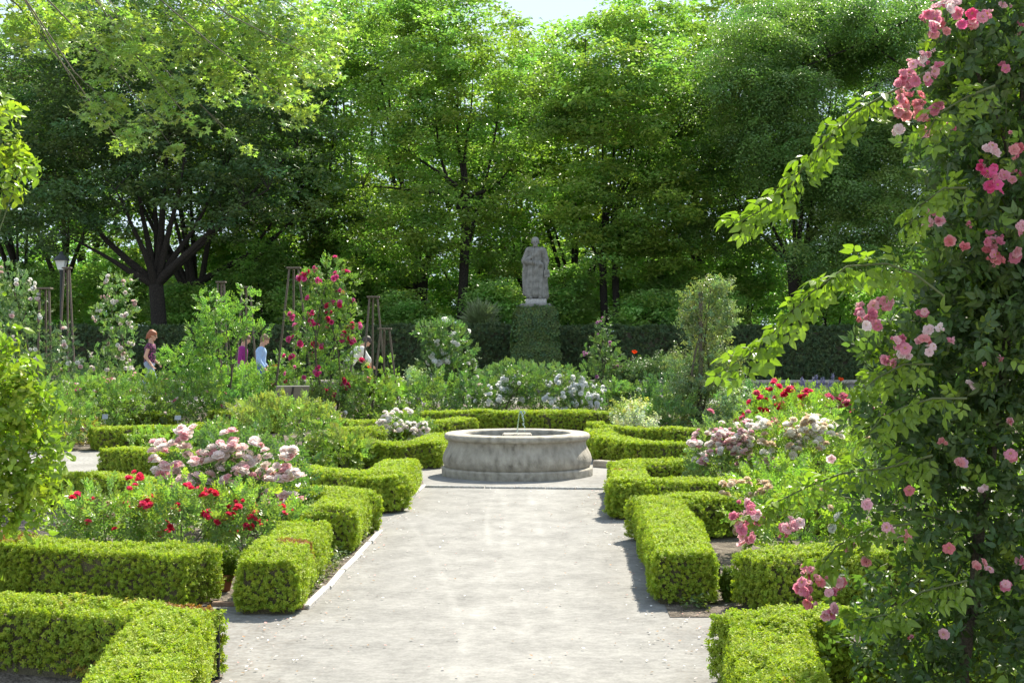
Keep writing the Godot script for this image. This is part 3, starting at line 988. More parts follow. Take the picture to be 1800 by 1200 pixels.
# ------------------------------------------------------------------ hedges
func hedges() -> void:
	hedge([[-120, 1044], [305, 1077], [215, 1205], [90, 1400]], "clipped box hedge with a corner against the black post", {"w": .39, "brown": [[on(345, 1072, .33), .16]]})
	hedge([[-90, 940], [40, 950], [345, 968]], "long clipped box hedge before the bed of crimson roses", {"h": .36, "brown": [[on(5, 960, .3), .3]]})
	hedge([[470, 982], [536, 918]], "box hedge block beside the potted plant and square metal plate", {"brown": [[on(520, 955, .34), .16]]})
	hedge([[578, 898], [612, 869], [560, 861], [380, 850], [280, 842], [60, 828]], "box hedge running behind the bush of pale pink roses", {"w": .42})
	hedge([[200, 786], [300, 795], [420, 806], [510, 819], [668, 838], [704, 808]], "box hedge cornering beside the low stone ring and basin", {"w": .44})
	hedge([[168, 753], [280, 749], [400, 745]], "straight box hedge behind the curved hedge end and gravel", {"w": .45})
	hedge([[560, 773], [690, 779], [746, 777], [772, 764]], "curved box hedge with a dead brown patch beside basin", {"brown": [[on(712, 782, .28), .17], [on(768, 780, .2), .1]]})
	hedge([[596, 755], [662, 757]], "short box hedge before the stem of magenta climber", {})
	hedge([[592, 740], [735, 743], [820, 735]], "box hedge behind the low white rose bush", {"w": .45})
	hedge([[712, 723], [860, 724], [1092, 724]], "box hedge across the bed behind the fountain jet", {"w": .45})
	hedge([[2000, 1083], [1420, 1079], [1345, 1086], [1370, 1165], [1440, 1300]], "box hedge cornering under the hanging pink rose cluster", {"w": .40})
	hedge([[1205, 968], [1162, 880], [1235, 874], [1330, 872], [1460, 870]], "box hedge beside the path with orange-brown end by black stake", {"w": .42, "brown": [[on(1225, 990, .26), .08]]})
	hedge([[1328, 978], [1480, 968], [1700, 960], [1950, 955]], "box hedge between the seedling box and climbing rose trunk", {"w": .38})
	hedge([[1245, 812], [1102, 813], [1110, 847], [1300, 842], [1460, 842]], "yellowish box hedge folded round bed of white-pink roses", {"w": .40, "brown": [[on(1095, 826, .34), .14]]})
	hedge([[1050, 756], [1074, 769], [1130, 777], [1260, 778], [1340, 780]], "curved box hedge before the white-variegated bush", {"w": .44})
	hedge([[1062, 748], [1140, 753], [1300, 754]], "low box hedge at the foot of small-leaved pillar climber", {})
	hedge([[1038, 742], [1056, 742]], "short box hedge stub between basin and variegated bush", {"w": .42})
	hedge([[100, 722], [200, 724], [300, 726]], "box hedge strip under the small pink rose bushes", {"w": .45})
	hedge([[380, 722], [480, 728]], "box hedge piece behind the reddish-tipped shrub", {"w": .42})
	hedge([[1300, 790], [1500, 788], [1750, 786]], "box hedge behind the cream roses under red roses", {"w": .42})

func back_hedge_and_wall() -> void:
	# dark yew hedge
	var d := 44.0
	var t := thing("yew_hedge", "tall dark clipped yew hedge behind the statue pedestal", "hedge", Vector3(0, 0.3, -d))
	var x0 := -19.0
	var x1 := 19.0
	var hh := EYE - (578 - CY) / F * d - 0.3
	var core := B.new()
	core.box(Vector3(0, (hh - .1) * .5, 0), Vector3(x1 - x0, hh - .1, 1.0))
	part(t, "twigs", core.mesh(), M.yew_core)
	var xf: Array[Transform3D] = []
	var cols := PackedColorArray()
	for i in 30000:
		var p: Vector3
		var nn: Vector3
		if i % 4 == 0:
			p = Vector3(rr(x0, x1), hh, rr(-.58, .58)); nn = Vector3.UP
		else:
			p = Vector3(rr(x0, x1), rr(.02, hh), .56); nn = Vector3(0, .1, 1)
		p += nn * (noise.get_noise_3d(p.x * 25.0, p.y * 25.0, 7.0) * .14 + rr(-.05, .03))
		xf.append(Transform3D(aim((nn + rdir() * .7 + Vector3.UP * .3).normalized(), rr(1.0, 1.8)), p)); cols.append(vary(Color(.075, .12, .04), .3, .2))
	foliage(t, "yew", 2, M.yew, xf, cols)
	# low retaining wall with a coping
	var dw := 38.6
	var top := EYE - (668 - CY) / F * dw
	for run in [[-17.0, -1.05, "low grey stone wall behind the walking people"], [-0.75, 17.0, "low grey stone wall behind the poppies and purple climber"]]:
		var wl := thing("stone_wall", run[2], "wall", Vector3((run[0] + run[1]) * .5, 0.3, -dw))
		var bb := B.new()
		bb.box(Vector3(0, (top - .3 - .08) * .5, 0), Vector3(run[1] - run[0] - .06, top - .3 - .08, .32))
		part(wl, "wall", bb.mesh(), M.wall)
		var l: float = (run[1] - run[0]) / 13.0
		for i in 13:
			var cb := B.new()
			cb.cbox(Vector3.ZERO, Vector3(l - .01, .08, .42), .012)
			part(wl, "coping_stone", cb.mesh(), M.stone_rim, Transform3D(Basis(), Vector3(run[0] + (i + .5) * l - (run[0] + run[1]) * .5, top - .3 - .04, 0)))

# ------------------------------------------------------------------ statue and its ivy pedestal
func statue() -> void:
	var d := 42.4
	var g := Vector3((941 - CX) / F * d, 0.3, -d)
	var top := EYE - (541 - CY) / F * d
	var hp := top - 0.3
	var t := thing("pedestal", "tall pedestal wrapped in dark ivy under a stone statue", "pedestal", g)
	var b := B.new()
	var w0 := 0.60
	var w1 := 0.52
	for i in 4:
		var a0 := Vector3([-w0, w0, w0, -w0][i], 0, [w0, w0, -w0, -w0][i])
		var a1 := Vector3([-w0, w0, w0, -w0][(i + 1) % 4], 0, [w0, w0, -w0, -w0][(i + 1) % 4])
		b.quad(a0, a0 * (w1 / w0) + Vector3.UP * hp, a1 * (w1 / w0) + Vector3.UP * hp, a1, Color.WHITE)
	part(t, "block", b.mesh(), M.yew_core)
	b = B.new()
	b.cbox(Vector3(0, hp + .06, 0), Vector3(.92, .12, .92), .02)
	part(t, "cap", b.mesh(), M.statue)
	var xf: Array[Transform3D] = []
	var cols := PackedColorArray()
	for i in 5200:
		var y := rng.randf() * hp
		var f := y / hp
		var w := lerpf(w0, w1, f) + .09 + noise.get_noise_3d(y * 50.0, i % 4 * 90.0, 3.0) * .1 + rr(-.03, .03) - 0.1 * smoothstep(.9, 1.0, f)
		if f < 0.25: w += 0.16 * (0.25 - f) * 4.0
		var s := rr(-1.0, 1.0) * w
		var side := i % 4
		var p := Vector3(s, y, w)
		var nn := Vector3(0, .25, 1)
		var bs := Basis(Vector3.UP, side * PI / 2)
		xf.append(Transform3D(aim(bs * (nn + rdir() * .45), rr(.8, 1.4)), bs * p)); cols.append(vary(Color(.085, .14, .035), .35, .25))
	scatter(t, "ivy", S.ivy, M.ivy, xf, cols)
	# the figure: draped man, right hand gathering his cloak at the waist, a book in the lowered left hand
	var st := thing("statue", "grey stone statue of a robed man on the ivy pedestal", "statue", g + Vector3(0, hp + .12, 0))
	b = B.new()
	b.cbox(Vector3(.02, .07, 0), Vector3(.62, .14, .56), .015)
	part(st, "plinth", b.mesh(), M.kerb)
	var o := Vector3(0, .14, 0)
	var caps := [
		[Vector3(0, 1.0, 0), Vector3(.01, .2, .03), .19, .20], [Vector3(-.1, .95, .03), Vector3(-.16, .13, .06), .15, .13], [Vector3(.12, .95, .02), Vector3(.17, .13, .02), .15, .14],
		[Vector3(0, 1.05, 0), Vector3(0, 1.38, 0), .17, .18], [Vector3(-.19, 1.46, 0), Vector3(.19, 1.46, 0), .085, .085],
		[Vector3(-.23, 1.44, 0), Vector3(-.32, 1.15, .03), .085, .10], [Vector3(-.32, 1.14, .04), Vector3(-.10, 1.08, .20), .08, .055],
		[Vector3(.23, 1.44, 0), Vector3(.30, 1.12, .0), .09, .095], [Vector3(.30, 1.12, .0), Vector3(.32, .88, .1), .075, .05],
		[Vector3(-.30, 1.12, .02), Vector3(-.29, .18, .02), .07, .085], [Vector3(.28, 1.1, -.06), Vector3(.27, .1, -.05), .09, .12],
		[Vector3(.17, 1.48, .10), Vector3(-.22, 1.17, .17), .05, .055], [Vector3(-.26, 1.12, .17), Vector3(.16, 1.02, .17), .06, .06], [Vector3(.12, 1.04, .18), Vector3(-.02, .82, .2), .05, .03],
	]
	var shift := []
	for c in caps: shift.append([c[0] + o, c[1] + o, c[2], c[3]])
	part(st, "robe", body_mesh(shift, .05, .015, .014), M.statue)
	var neck := [[o + Vector3(0, 1.45, .0), o + Vector3(0, 1.58, .02), .07, .06]]
	part(st, "neck", body_mesh(neck, .03, .014), M.statue)
	for sx in [-1, 1]:
		part(st, "foot", body_mesh([[o + Vector3(sx * .12, .05, .1), o + Vector3(sx * .15, .03, .26), .055, .04]], .03, .014), M.statue)
	S.head = head_mesh()
	S.hand = hand_mesh()
	part(st, "head", S.head, M.statue, Transform3D(Basis().scaled(Vector3.ONE * 1.28), o + Vector3(0, 1.54, .02)))
	part(st, "hand", S.hand, M.statue, Transform3D(Basis(Vector3.UP, -1.2) * Basis(Vector3.FORWARD, 1.4), o + Vector3(-.10, 1.10, .22)))
	part(st, "hand", S.hand, M.statue, Transform3D(Basis(Vector3.RIGHT, PI), o + Vector3(.33, .88, .12)))
	b = B.new()
	b.cbox(o + Vector3(.34, .76, .13), Vector3(.17, .22, .07), .01)
	part(st, "book", b.mesh(), M.statue)

func head_mesh() -> ArrayMesh:   # chin at y 0.02, faces +z
	var c := [
		[Vector3(0, .16, -.02), Vector3(0, .145, .01), .092, .085], [Vector3(0, .10, .03), Vector3(0, .045, .055), .066, .038],
		[Vector3(0, .135, .088), Vector3(0, .095, .112), .010, .015], [Vector3(-.035, .145, .082), Vector3(.035, .145, .082), .012, .012],
		[Vector3(-.022, .062, .085), Vector3(.022, .062, .085), .009, .009], [Vector3(-.085, .12, 0), Vector3(-.09, .10, -.005), .018, .012], [Vector3(.085, .12, 0), Vector3(.09, .10, -.005), .018, .012],
		[Vector3(0, .05, -.02), Vector3(0, -.03, -.02), .055, .052],
	]
	return body_mesh(c, .02, .007)
func hand_mesh() -> ArrayMesh:   # wrist at the origin, fingers towards +y, palm faces +z
	var c := [[Vector3(0, -.01, 0), Vector3(0, .03, 0), .024, .028], [Vector3(-.022, .03, 0), Vector3(-.024, .075, .004), .014, .013], [Vector3(.022, .03, 0), Vector3(.024, .07, .004), .014, .013], [Vector3(0, .03, 0), Vector3(0, .08, .003), .015, .014]]
	for i in 4:
		var x := -.033 + i * .022
		var l: float = [.062, .075, .07, .052][i]
		c.append([Vector3(x, .075, .004), Vector3(x * 1.08, .075 + l * .5, .012), .0095, .0088])
		c.append([Vector3(x * 1.08, .075 + l * .5, .012), Vector3(x * 1.08, .075 + l * .88, .034), .0088, .0075])
	c.append([Vector3(-.03, .015, .006), Vector3(-.055, .045, .02), .013, .0105])
	c.append([Vector3(-.055, .045, .02), Vector3(-.058, .078, .03), .0105, .009])
	return body_mesh(c, .008, .0042)

# ------------------------------------------------------------------ stone basin
func fountain() -> void:
	var p := on(909, 834)
	var t := thing("fountain", "round weathered stone basin with bulging sides and one thin jet", "fountain", p)
	var b := B.new()
	b.lathe([[1.00, -.02], [1.02, .0], [1.022, .09], [1.015, .108], [.99, .118], [.955, .12]], 72, Vector3.ZERO, Color.WHITE, .003)
	part(t, "plinth", b.mesh(), M.stone)
	b = B.new()
	t.scale = Vector3.ONE * 0.965
	var prof := []
	for q in [[.965, .112], [.985, .13], [1.0, .165], [1.008, .205], [1.005, .25], [.992, .295], [.972, .335], [.950, .375], [.935, .41], [.930, .44], [.935, .47], [.945, .485]]: prof.append(q)
	b.lathe(prof, 96, Vector3.ZERO, Color.WHITE, .0012)
	part(t, "bowl", b.mesh(), M.stone)
	b = B.new()
	b.lathe([[.93, .478], [.955, .482], [.975, .495], [.985, .515], [.984, .54], [.972, .56], [.95, .57], [.80, .573], [.735, .57], [.72, .555], [.715, .52], [.715, .30]], 96, Vector3.ZERO, Color.WHITE, .003)
	part(t, "rim", b.mesh(), M.stone_rim)
	b = B.new()
	b.lathe([[.72, .47], [.36, .471], [.001, .47]], 48)
	part(t, "water", b.mesh(), M.pool)
	b = B.new()
	b.cbox(Vector3(.0, .505, -.05), Vector3(.40, .10, .36), .02)
	part(t, "centre_stone", b.mesh(), M.stone_rim)
	# jet: a thin stem that leans a little, then falls in drops
	b = B.new()
	var pts := []
	var rs := []
	var j0 := Vector3(.0, .55, .0)
	for i in 10:
		var f := i / 9.0
		pts.append(j0 + Vector3(.045 * f, .30 * (1.0 - (1.0 - f) * (1.0 - f)), 0)); rs.append(.009 - .002 * f)
	b.tube(pts, rs, 6)
	part(t, "jet", b.mesh(), M.water)
	var drop := SphereMesh.new()
	drop.radius = .012; drop.height = .026; drop.radial_segments = 8; drop.rings = 5
	for i in 13:
		var f := i / 12.0
		var q := j0 + Vector3(.05 + .055 * f, .30 - .30 * f * f, 0) + rdir() * .007
		part(t, "drop", drop, M.water, Transform3D(Basis().scaled(Vector3(1, rr(1, 1.8), 1) * rr(.6, 1.1)), q))
	for i in 7:
		part(t, "drop", drop, M.water, Transform3D(Basis().scaled(Vector3.ONE * rr(.5, .9)), j0 + Vector3(rr(.03, .12), .3 + rr(-.03, .02), rr(-.02, .02))))
	# ring of low stones round it
	var ring := [[[640, 819], [690, 821], "low stone ring piece beside the black label by the curved hedge"], [[692, 821], [734, 822], "low stone ring piece at the hedge foot with brown patch"], [[736, 822], [776, 820], "low stone ring piece touching the basin's shaded side"],
		[[1046, 820], [1086, 823], "low stone ring piece beside the basin's sunlit side"], [[1088, 823], [1130, 822], "low stone ring piece under the hedge by variegated bush"]]
	for r in ring:
		var a := on(r[0][0], r[0][1])
		var e := on(r[1][0], r[1][1])
		var k := thing("ring_stone", r[2], "kerb stone", (a + e) * .5)
		b = B.new()
		var dir := (e - a).normalized()
		b.cbox(Vector3(0, .045, 0), Vector3(a.distance_to(e) - .012, .10, .14), .015, Color.WHITE, Basis(dir, Vector3.UP, dir.cross(Vector3.UP)))
		part(k, "stone", b.mesh(), M.stone_rim)

# ------------------------------------------------------------------ trees behind
func trees() -> void:
	var mid := Color(.31, .44, .09)
	var bright := Color(.33, .46, .11)
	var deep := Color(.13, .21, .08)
	# the dark spreading tree with many limbs
	var d := 47.5
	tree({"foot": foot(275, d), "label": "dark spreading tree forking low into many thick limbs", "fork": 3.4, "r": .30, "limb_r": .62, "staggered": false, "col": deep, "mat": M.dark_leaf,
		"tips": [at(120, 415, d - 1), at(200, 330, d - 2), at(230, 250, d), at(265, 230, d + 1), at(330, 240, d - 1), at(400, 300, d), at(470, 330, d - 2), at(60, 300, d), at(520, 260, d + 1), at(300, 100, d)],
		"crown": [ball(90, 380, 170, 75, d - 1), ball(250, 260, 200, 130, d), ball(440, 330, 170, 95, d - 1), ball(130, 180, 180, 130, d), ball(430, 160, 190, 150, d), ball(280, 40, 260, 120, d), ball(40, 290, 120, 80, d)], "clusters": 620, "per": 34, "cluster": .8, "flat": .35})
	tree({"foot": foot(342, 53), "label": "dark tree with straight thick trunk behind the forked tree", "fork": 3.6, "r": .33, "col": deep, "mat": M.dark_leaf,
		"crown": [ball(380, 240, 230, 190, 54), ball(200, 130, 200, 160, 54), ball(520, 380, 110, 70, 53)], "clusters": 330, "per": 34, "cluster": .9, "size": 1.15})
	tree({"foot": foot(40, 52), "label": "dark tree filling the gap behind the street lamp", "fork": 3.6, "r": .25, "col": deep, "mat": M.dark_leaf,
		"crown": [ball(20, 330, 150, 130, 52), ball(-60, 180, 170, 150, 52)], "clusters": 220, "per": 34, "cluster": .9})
	# light trees in the middle
	d = 50.0
	tree({"foot": foot(815, d), "label": "light green tree with slim stems rising behind the statue", "fork": 6.6, "r": .19, "limb_r": .6, "col": mid,
		"tips": [at(760, 180, d), at(800, 150, d), at(830, 160, d), at(880, 170, d), at(700, 260, d), at(900, 300, d), at(640, 330, d)],
		"crown": [ball(800, 110, 170, 90, d), ball(740, 25, 150, 60, d + 1), ball(690, 220, 110, 110, d - 1), ball(840, 230, 130, 80, d), ball(760, 370, 140, 80, d - 1), ball(640, 380, 80, 60, d), ball(900, 340, 90, 60, d), ball(700, 450, 110, 50, d), ball(880, 440, 90, 60, d + 1)], "clusters": 390, "per": 34, "flat": .32, "cluster": .75})
	tree({"foot": foot(742, 56), "label": "tree with thick trunk behind the white rose tree", "fork": 4.0, "r": .36, "col": mid,
		"crown": [ball(650, 90, 170, 120, 57), ball(760, 300, 150, 120, 57), ball(600, 420, 100, 60, 55)], "clusters": 260, "per": 32, "cluster": .9, "size": 1.1})
	tree({"foot": foot(1075, d), "label": "leaning tree with paired slender trunks beside the statue", "fork": 5.6, "r": .15, "lean": Vector3(-.35, 0, .2), "col": mid,
		"tips": [at(1060, 300, d), at(1080, 200, d), at(1120, 260, d), at(1000, 330, d), at(1160, 360, d), at(1060, 120, d)],
		"crown": [ball(1080, 160, 150, 110, d - 3), ball(1120, 45, 120, 60, d - 1), ball(1010, 330, 110, 80, d - 2), ball(1150, 320, 120, 100, d - 2), ball(1110, 430, 130, 55, d - 1), ball(980, 200, 100, 90, d - 2), ball(1200, 430, 70, 60, d)], "clusters": 390, "per": 34, "flat": .3, "cluster": .75})
	var tw := tree({"foot": foot(1098, d), "label": "slender dark trunk growing close to the leaning tree", "fork": 6.0, "r": .14, "lean": Vector3(-.45, 0, 0), "col": mid,
		"crown": [ball(1120, 240, 100, 100, d + 1), ball(1190, 180, 100, 90, d + 1)], "clusters": 130, "per": 32})
	# drooping trees
	d = 45.5
	tree({"foot": foot(1650, d), "label": "tree with drooping feathery foliage behind the top of arching cane", "fork": 12.5, "tips": [at(1470, 20, d + 2), at(1630, 40, d), at(1420, 120, d + 1), at(1660, 200, d), at(1520, 160, d - 1)], "limb_r": .28, "r": .21, "lean": Vector3(.75, 0, 0), "kind": "droop", "col": Color(.19, .30, .08), "sag": .45, "flat": .3,
		"crown": [ball(1430, 250, 150, 120, d), ball(1330, 130, 130, 110, d), ball(1560, 300, 130, 110, d), ball(1480, 420, 130, 70, d - 1), ball(1480, 60, 230, 80, d + 3), ball(1640, 180, 120, 140, d), ball(1550, 190, 85, 70, d - 1.5), ball(1545, 300, 90, 80, d - 1.8)], "clusters": 520, "per": 36, "cluster": .8, "size": 1.15})
	tree({"foot": foot(1420, 49), "label": "tree with curved low limb behind the arching rose cane", "fork": 4.2, "r": .24, "lean": Vector3(-.6, 0, 0), "kind": "droop", "col": Color(.19, .30, .08), "sag": .4, "flat": .3,
		"tips": [at(1290, 345, 49), at(1330, 330, 49), at(1400, 240, 49), at(1480, 20, 50), at(1440, 60, 49), at(1540, 200, 50)],
		"crown": [ball(1330, 250, 120, 120, 50), ball(1270, 400, 80, 60, 49), ball(1450, 330, 110, 90, 50), ball(1400, 60, 160, 90, 50)], "clusters": 330, "per": 34, "cluster": .8, "size": 1.15})
	tree({"foot": foot(1760, 47), "label": "feathery dark tree behind the climbing rose", "fork": 6.0, "r": .22, "kind": "droop", "col": Color(.19, .30, .08), "sag": .4, "flat": .3,
		"crown": [ball(1740, 200, 140, 200, 48), ball(1660, 430, 120, 90, 47), ball(1850, 350, 120, 160, 48)], "clusters": 300, "per": 32, "cluster": .85, "size": 1.2})
	var fill := [[110, 57, 40, 170, "leafy tree closing the gap behind forked tree and lamp"], [560, 55, 90, 150, "leafy tree between the dark tree and the light one"], [1235, 54, 60, 130, "leafy tree between paired trunks and drooping tree"], [925, 58, 78, 120, "lower leafy tree directly behind the statue"], [470, 58, 200, 120, "leafy tree rising behind the wooden posts"], [1010, 56, 60, 110, "leafy tree behind the statue and leaning trunks"]]
	for q in fill:
		var df: float = q[1]
		tree({"foot": foot(q[0], df), "label": q[4], "fork": 3.6, "r": .2, "col": vary(mid, .12, .1), "crown": [ball(q[0], q[2] + 60, q[3] * .8, 110, df), ball(q[0] - 50, q[2] + 190, q[3], 110, df), ball(q[0] + 50, q[2] + 300, q[3], 90, df - 1)], "clusters": 150, "per": 32, "cluster": .85, "size": 1.25})
	# far trees that close the view
	var far := [[150, 66, bright, 250], [430, 72, mid, 240], [620, 68, bright, 230], [830, 74, bright, 280], [980, 66, mid, 220], [1150, 70, bright, 260], [1290, 66, bright, 230], [1420, 72, bright, 250], [1600, 68, mid, 250], [1780, 74, bright, 260], [-40, 70, mid, 260], [520, 78, mid, 200]]
	var tints := ["pale green", "olive green", "light green", "fresh green", "mid green", "yellow-green", "bright green", "pale yellow-green", "grey-green", "soft green", "dull green", "deep green"]
	for i in far.size():
		var q: Array = far[i]
		var dd: float = q[1]
		var hpx: float = [0, -40, -60, 10, 90, -20, -40, -60, -40, -40, -20, 20][i]
		tree({"called": "far_tree", "foot": foot(q[0], dd), "label": "%s broad tree standing far back in the grove" % tints[i], "group": "trees far back in the grove", "fork": 4.0, "r": .28, "col": vary(q[2], .12, .1),
			"crown": [ball(q[0], hpx + 110, q[3] * .62, 150, dd), ball(q[0] - 90, hpx + 260, q[3] * .5, 110, dd), ball(q[0] + 90, hpx + 290, q[3] * .5, 110, dd + 2), ball(q[0], hpx + 390, q[3] * .5, 60, dd)], "clusters": 140, "per": 28, "cluster": 1.15, "flat": .45, "size": 1.6, "twigs": false})
	# understorey shrubs in the sun between the trunks
	var low := [[655, 485, 75, 75, 52, Color(.23, .34, .09), "bright yellow-green conifer-like bush behind the magenta climber"], [600, 470, 70, 60, 54, Color(.23, .34, .09), "light feathery bush behind wooden tripod tops"],
		[870, 530, 45, 45, 48, Color(.23, .34, .09), "fresh green bush beside the statue pedestal"], [1005, 520, 50, 60, 50, Color(.23, .34, .09), "leafy bush behind pedestal and purple climber"],
		[1180, 520, 80, 60, 51, Color(.23, .34, .09), "spreading bush behind the leaning paired trunks"], [1130, 490, 60, 50, 54, Color(.23, .34, .09), "loose bush seen between slender trunks"],
		[460, 480, 80, 60, 53, Color(.23, .34, .09), "mid-green bush behind the wooden posts"], [200, 500, 90, 60, 54, Color(.23, .34, .09), "small-leaved bush under the forked tree's low limb"],
		[320, 540, 70, 45, 50, Color(.23, .34, .09), "grey-green bush at the foot of the forked tree"], [60, 520, 90, 60, 52, Color(.23, .34, .09), "twiggy bush below the street lamp"], [1320, 480, 80, 70, 52, Color(.23, .34, .09), "yellow-green bush behind the drooping tree limb"],
		[1460, 510, 90, 60, 50, Color(.23, .34, .09), "dense bush under the drooping tree"], [1640, 520, 110, 60, 50, Color(.23, .34, .09), "dense bush behind climbing rose's middle"], [540, 530, 60, 50, 50, Color(.23, .34, .09), "mid-green low bush behind tall tripod legs"], [1255, 545, 55, 40, 48, Color(.23, .34, .09), "low bush behind the pillar climber top"]]
	var back := ["beyond the street lamp", "beyond the forked tree", "beyond the thick straight trunk", "beyond the wooden posts", "beyond the magenta climber", "beyond the thick trunk", "beyond the slim-stemmed tree", "beyond the statue", "beyond the paired trunks", "beyond the pillar climber", "beyond the curved limb", "beyond the drooping tree", "beyond the climbing rose"]
	for i in 13:
		low.append([40 + i * 135 + rr(-30, 30), 505 + rr(-25, 15), 125, 95 + rr(-10, 25), 58 + (i % 3) * 3, vary(Color(.23, .34, .09), .25, .2), "tall loose shrubbery " + back[i]])
	for i in 12:
		low.append([20 + i * 155 + rr(-30, 30), 515 + rr(-20, 10), 150, 100, 74 + (i % 2) * 3, vary(Color(.23, .34, .09), .25, .2), "far dense thicket " + back[i]])
	low.append([1150, 555, 70, 40, 48, Color(.23, .34, .09), "low bush at the foot of the paired trunks"])
	low.append([1210, 550, 60, 40, 49, Color(.23, .34, .09), "low bush between paired trunks and pillar climber"])
	low.append([720, 555, 60, 40, 48.5, Color(.23, .34, .09), "low bush at the foot of the thick trunk"])
	low.append([560, 560, 60, 40, 49, Color(.23, .34, .09), "low bush behind the tall wooden tripod"])
	for q in low:
		var dd: float = q[4]
		var p := foot(q[0], dd)
		var t := thing("grove_shrub", q[6], "shrub", p)
		var xf: Array[Transform3D] = []
		var cols := PackedColorArray()
		var c := at(q[0], q[1], dd) - p
		var r := Vector3(q[2] / F * dd, q[3] / F * dd, q[2] / F * dd * .8)
		for k in int(40 + q[2] * .6):
			var w := rdir()
			var o := c + w * r * pow(rng.randf(), .4)
			if rng.randf() < .3: o.y = rr(.2, c.y)
			var cc := vary(q[5] * 1.6, .3, .12)
			for j in 13:
				xf.append(Transform3D((Basis(Vector3.UP, rr(0, TAU)) * Basis(Vector3.RIGHT, rr(-.6, .6))).scaled(Vector3.ONE * dd / 40.0), o + rdir() * rr(.1, .55) * Vector3(1, .5, 1))); cols.append(vary(cc, .18, .1))
		foliage(t, "spray", 4, M.tree_leaf, xf, cols)
		var tips := []
		for k in 4: tips.append(c + rdir() * r * .4)
		stems(t, Vector3(0, -.05, 0), tips, .05, M.dark_bark, "stem")
	# a tuft of pale arching grass beside the statue
	var gp := foot(845, 46.5)
	var gt := thing("grass_tuft", "pale arching ornamental grass beside the statue pedestal", "grass", gp)
	var gx: Array[Transform3D] = []
	var gc := PackedColorArray()
	for i in 170:
		var w := Vector3(rr(-1, 1), rr(.2, 1.3), rr(-1, 1)).normalized()
		gx.append(Transform3D(aim(w, rr(.8, 1.5)), Vector3(0, EYE - (570 - CY) / F * 46.5 - .3, 0) + w * rr(0, .5))); gc.append(vary(Color(.42, .46, .28), .25))
	for i in 120:
		gx.append(Transform3D(aim(Vector3(rr(-.2, .2), 1, rr(-.2, .2)), 3.0), Vector3(rr(-.25, .25), rr(0, 1.4), rr(-.2, .2)))); gc.append(vary(Color(.25, .32, .12), .25))
	scatter(gt, "blades", S.blade, M.tree_leaf, gx, gc)

# the plane tree whose branches hang in from beside the path
func plane_tree() -> void:
	var d := 17.0
	var f := foot(-470, 19)
	var t := thing("plane_tree", "plane tree with lobed bright leaves hanging over the garden", "tree", f)
	var lobes := [[100, 40, 75], [200, 75, 90], [300, 60, 95], [400, 60, 100], [500, 70, 90], [575, 60, 55], [175, 185, 55], [245, 235, 38], [215, 255, 22], [305, 265, 25], [290, 165, 62], [390, 140, 58], [440, 262, 16], [400, 232, 16], [480, 140, 62], [525, 195, 42], [565, 125, 42], [30, 40, 60], [345, 215, 22],
		[120, -70, 90], [330, -80, 90], [520, -70, 80], [-120, 20, 120], [-180, -120, 120], [-60, 120, 40]]
	var xf: Array[Transform3D] = []
	var cols := PackedColorArray()
	var wood := B.new()
	var hub := Vector3(.9, 8.2, .3)
	wood.tube([Vector3(0, -.1, 0), Vector3(.1, 2.8, .05), Vector3(.4, 5.6, .1), hub], [.34, .28, .24, .2], 10)
	for q in lobes:
		var dd := d + rr(-1.2, 1.2)
		var c := at(q[0], q[1], dd) - f
		var r: float = q[2] * 0.88 / F * dd
		var md := hub.lerp(c, .7) + Vector3.UP * rr(.5, 1.1)
		var k1 := hub.lerp(md, .45) + Vector3.UP * .3 + rdir() * .5
		wood.tube([hub, hub.lerp(k1, .5) + rdir() * .1, k1, k1.lerp(md, .5) + rdir() * .15, md, md.lerp(c, .5) + rdir() * .12, c + rdir() * r * .5], [.06, .035, .022, .015, .010, .007, .003], 6)
		var n := int(175.0 * r * r * 4.0)
		for k in n:
			var w := rdir()
			var o := c + w * r * pow(rng.randf(), .45) * Vector3(1.05, 1.0, 1.0)
			var bs := Basis(Vector3.UP, rr(0, TAU)) * Basis(Vector3.RIGHT, rr(-.7, .7)) * Basis(Vector3.FORWARD, rr(-.7, .7))
			xf.append(Transform3D(bs.scaled(Vector3.ONE * rr(.34, .62)), o)); cols.append(vary(Color(.33, .45, .13), .38, .18))
	part(t, "trunk", wood.mesh(), M.plane_bark)
	foliage(t, "plane", 3, M.plane_leaf, xf, cols, "crown")

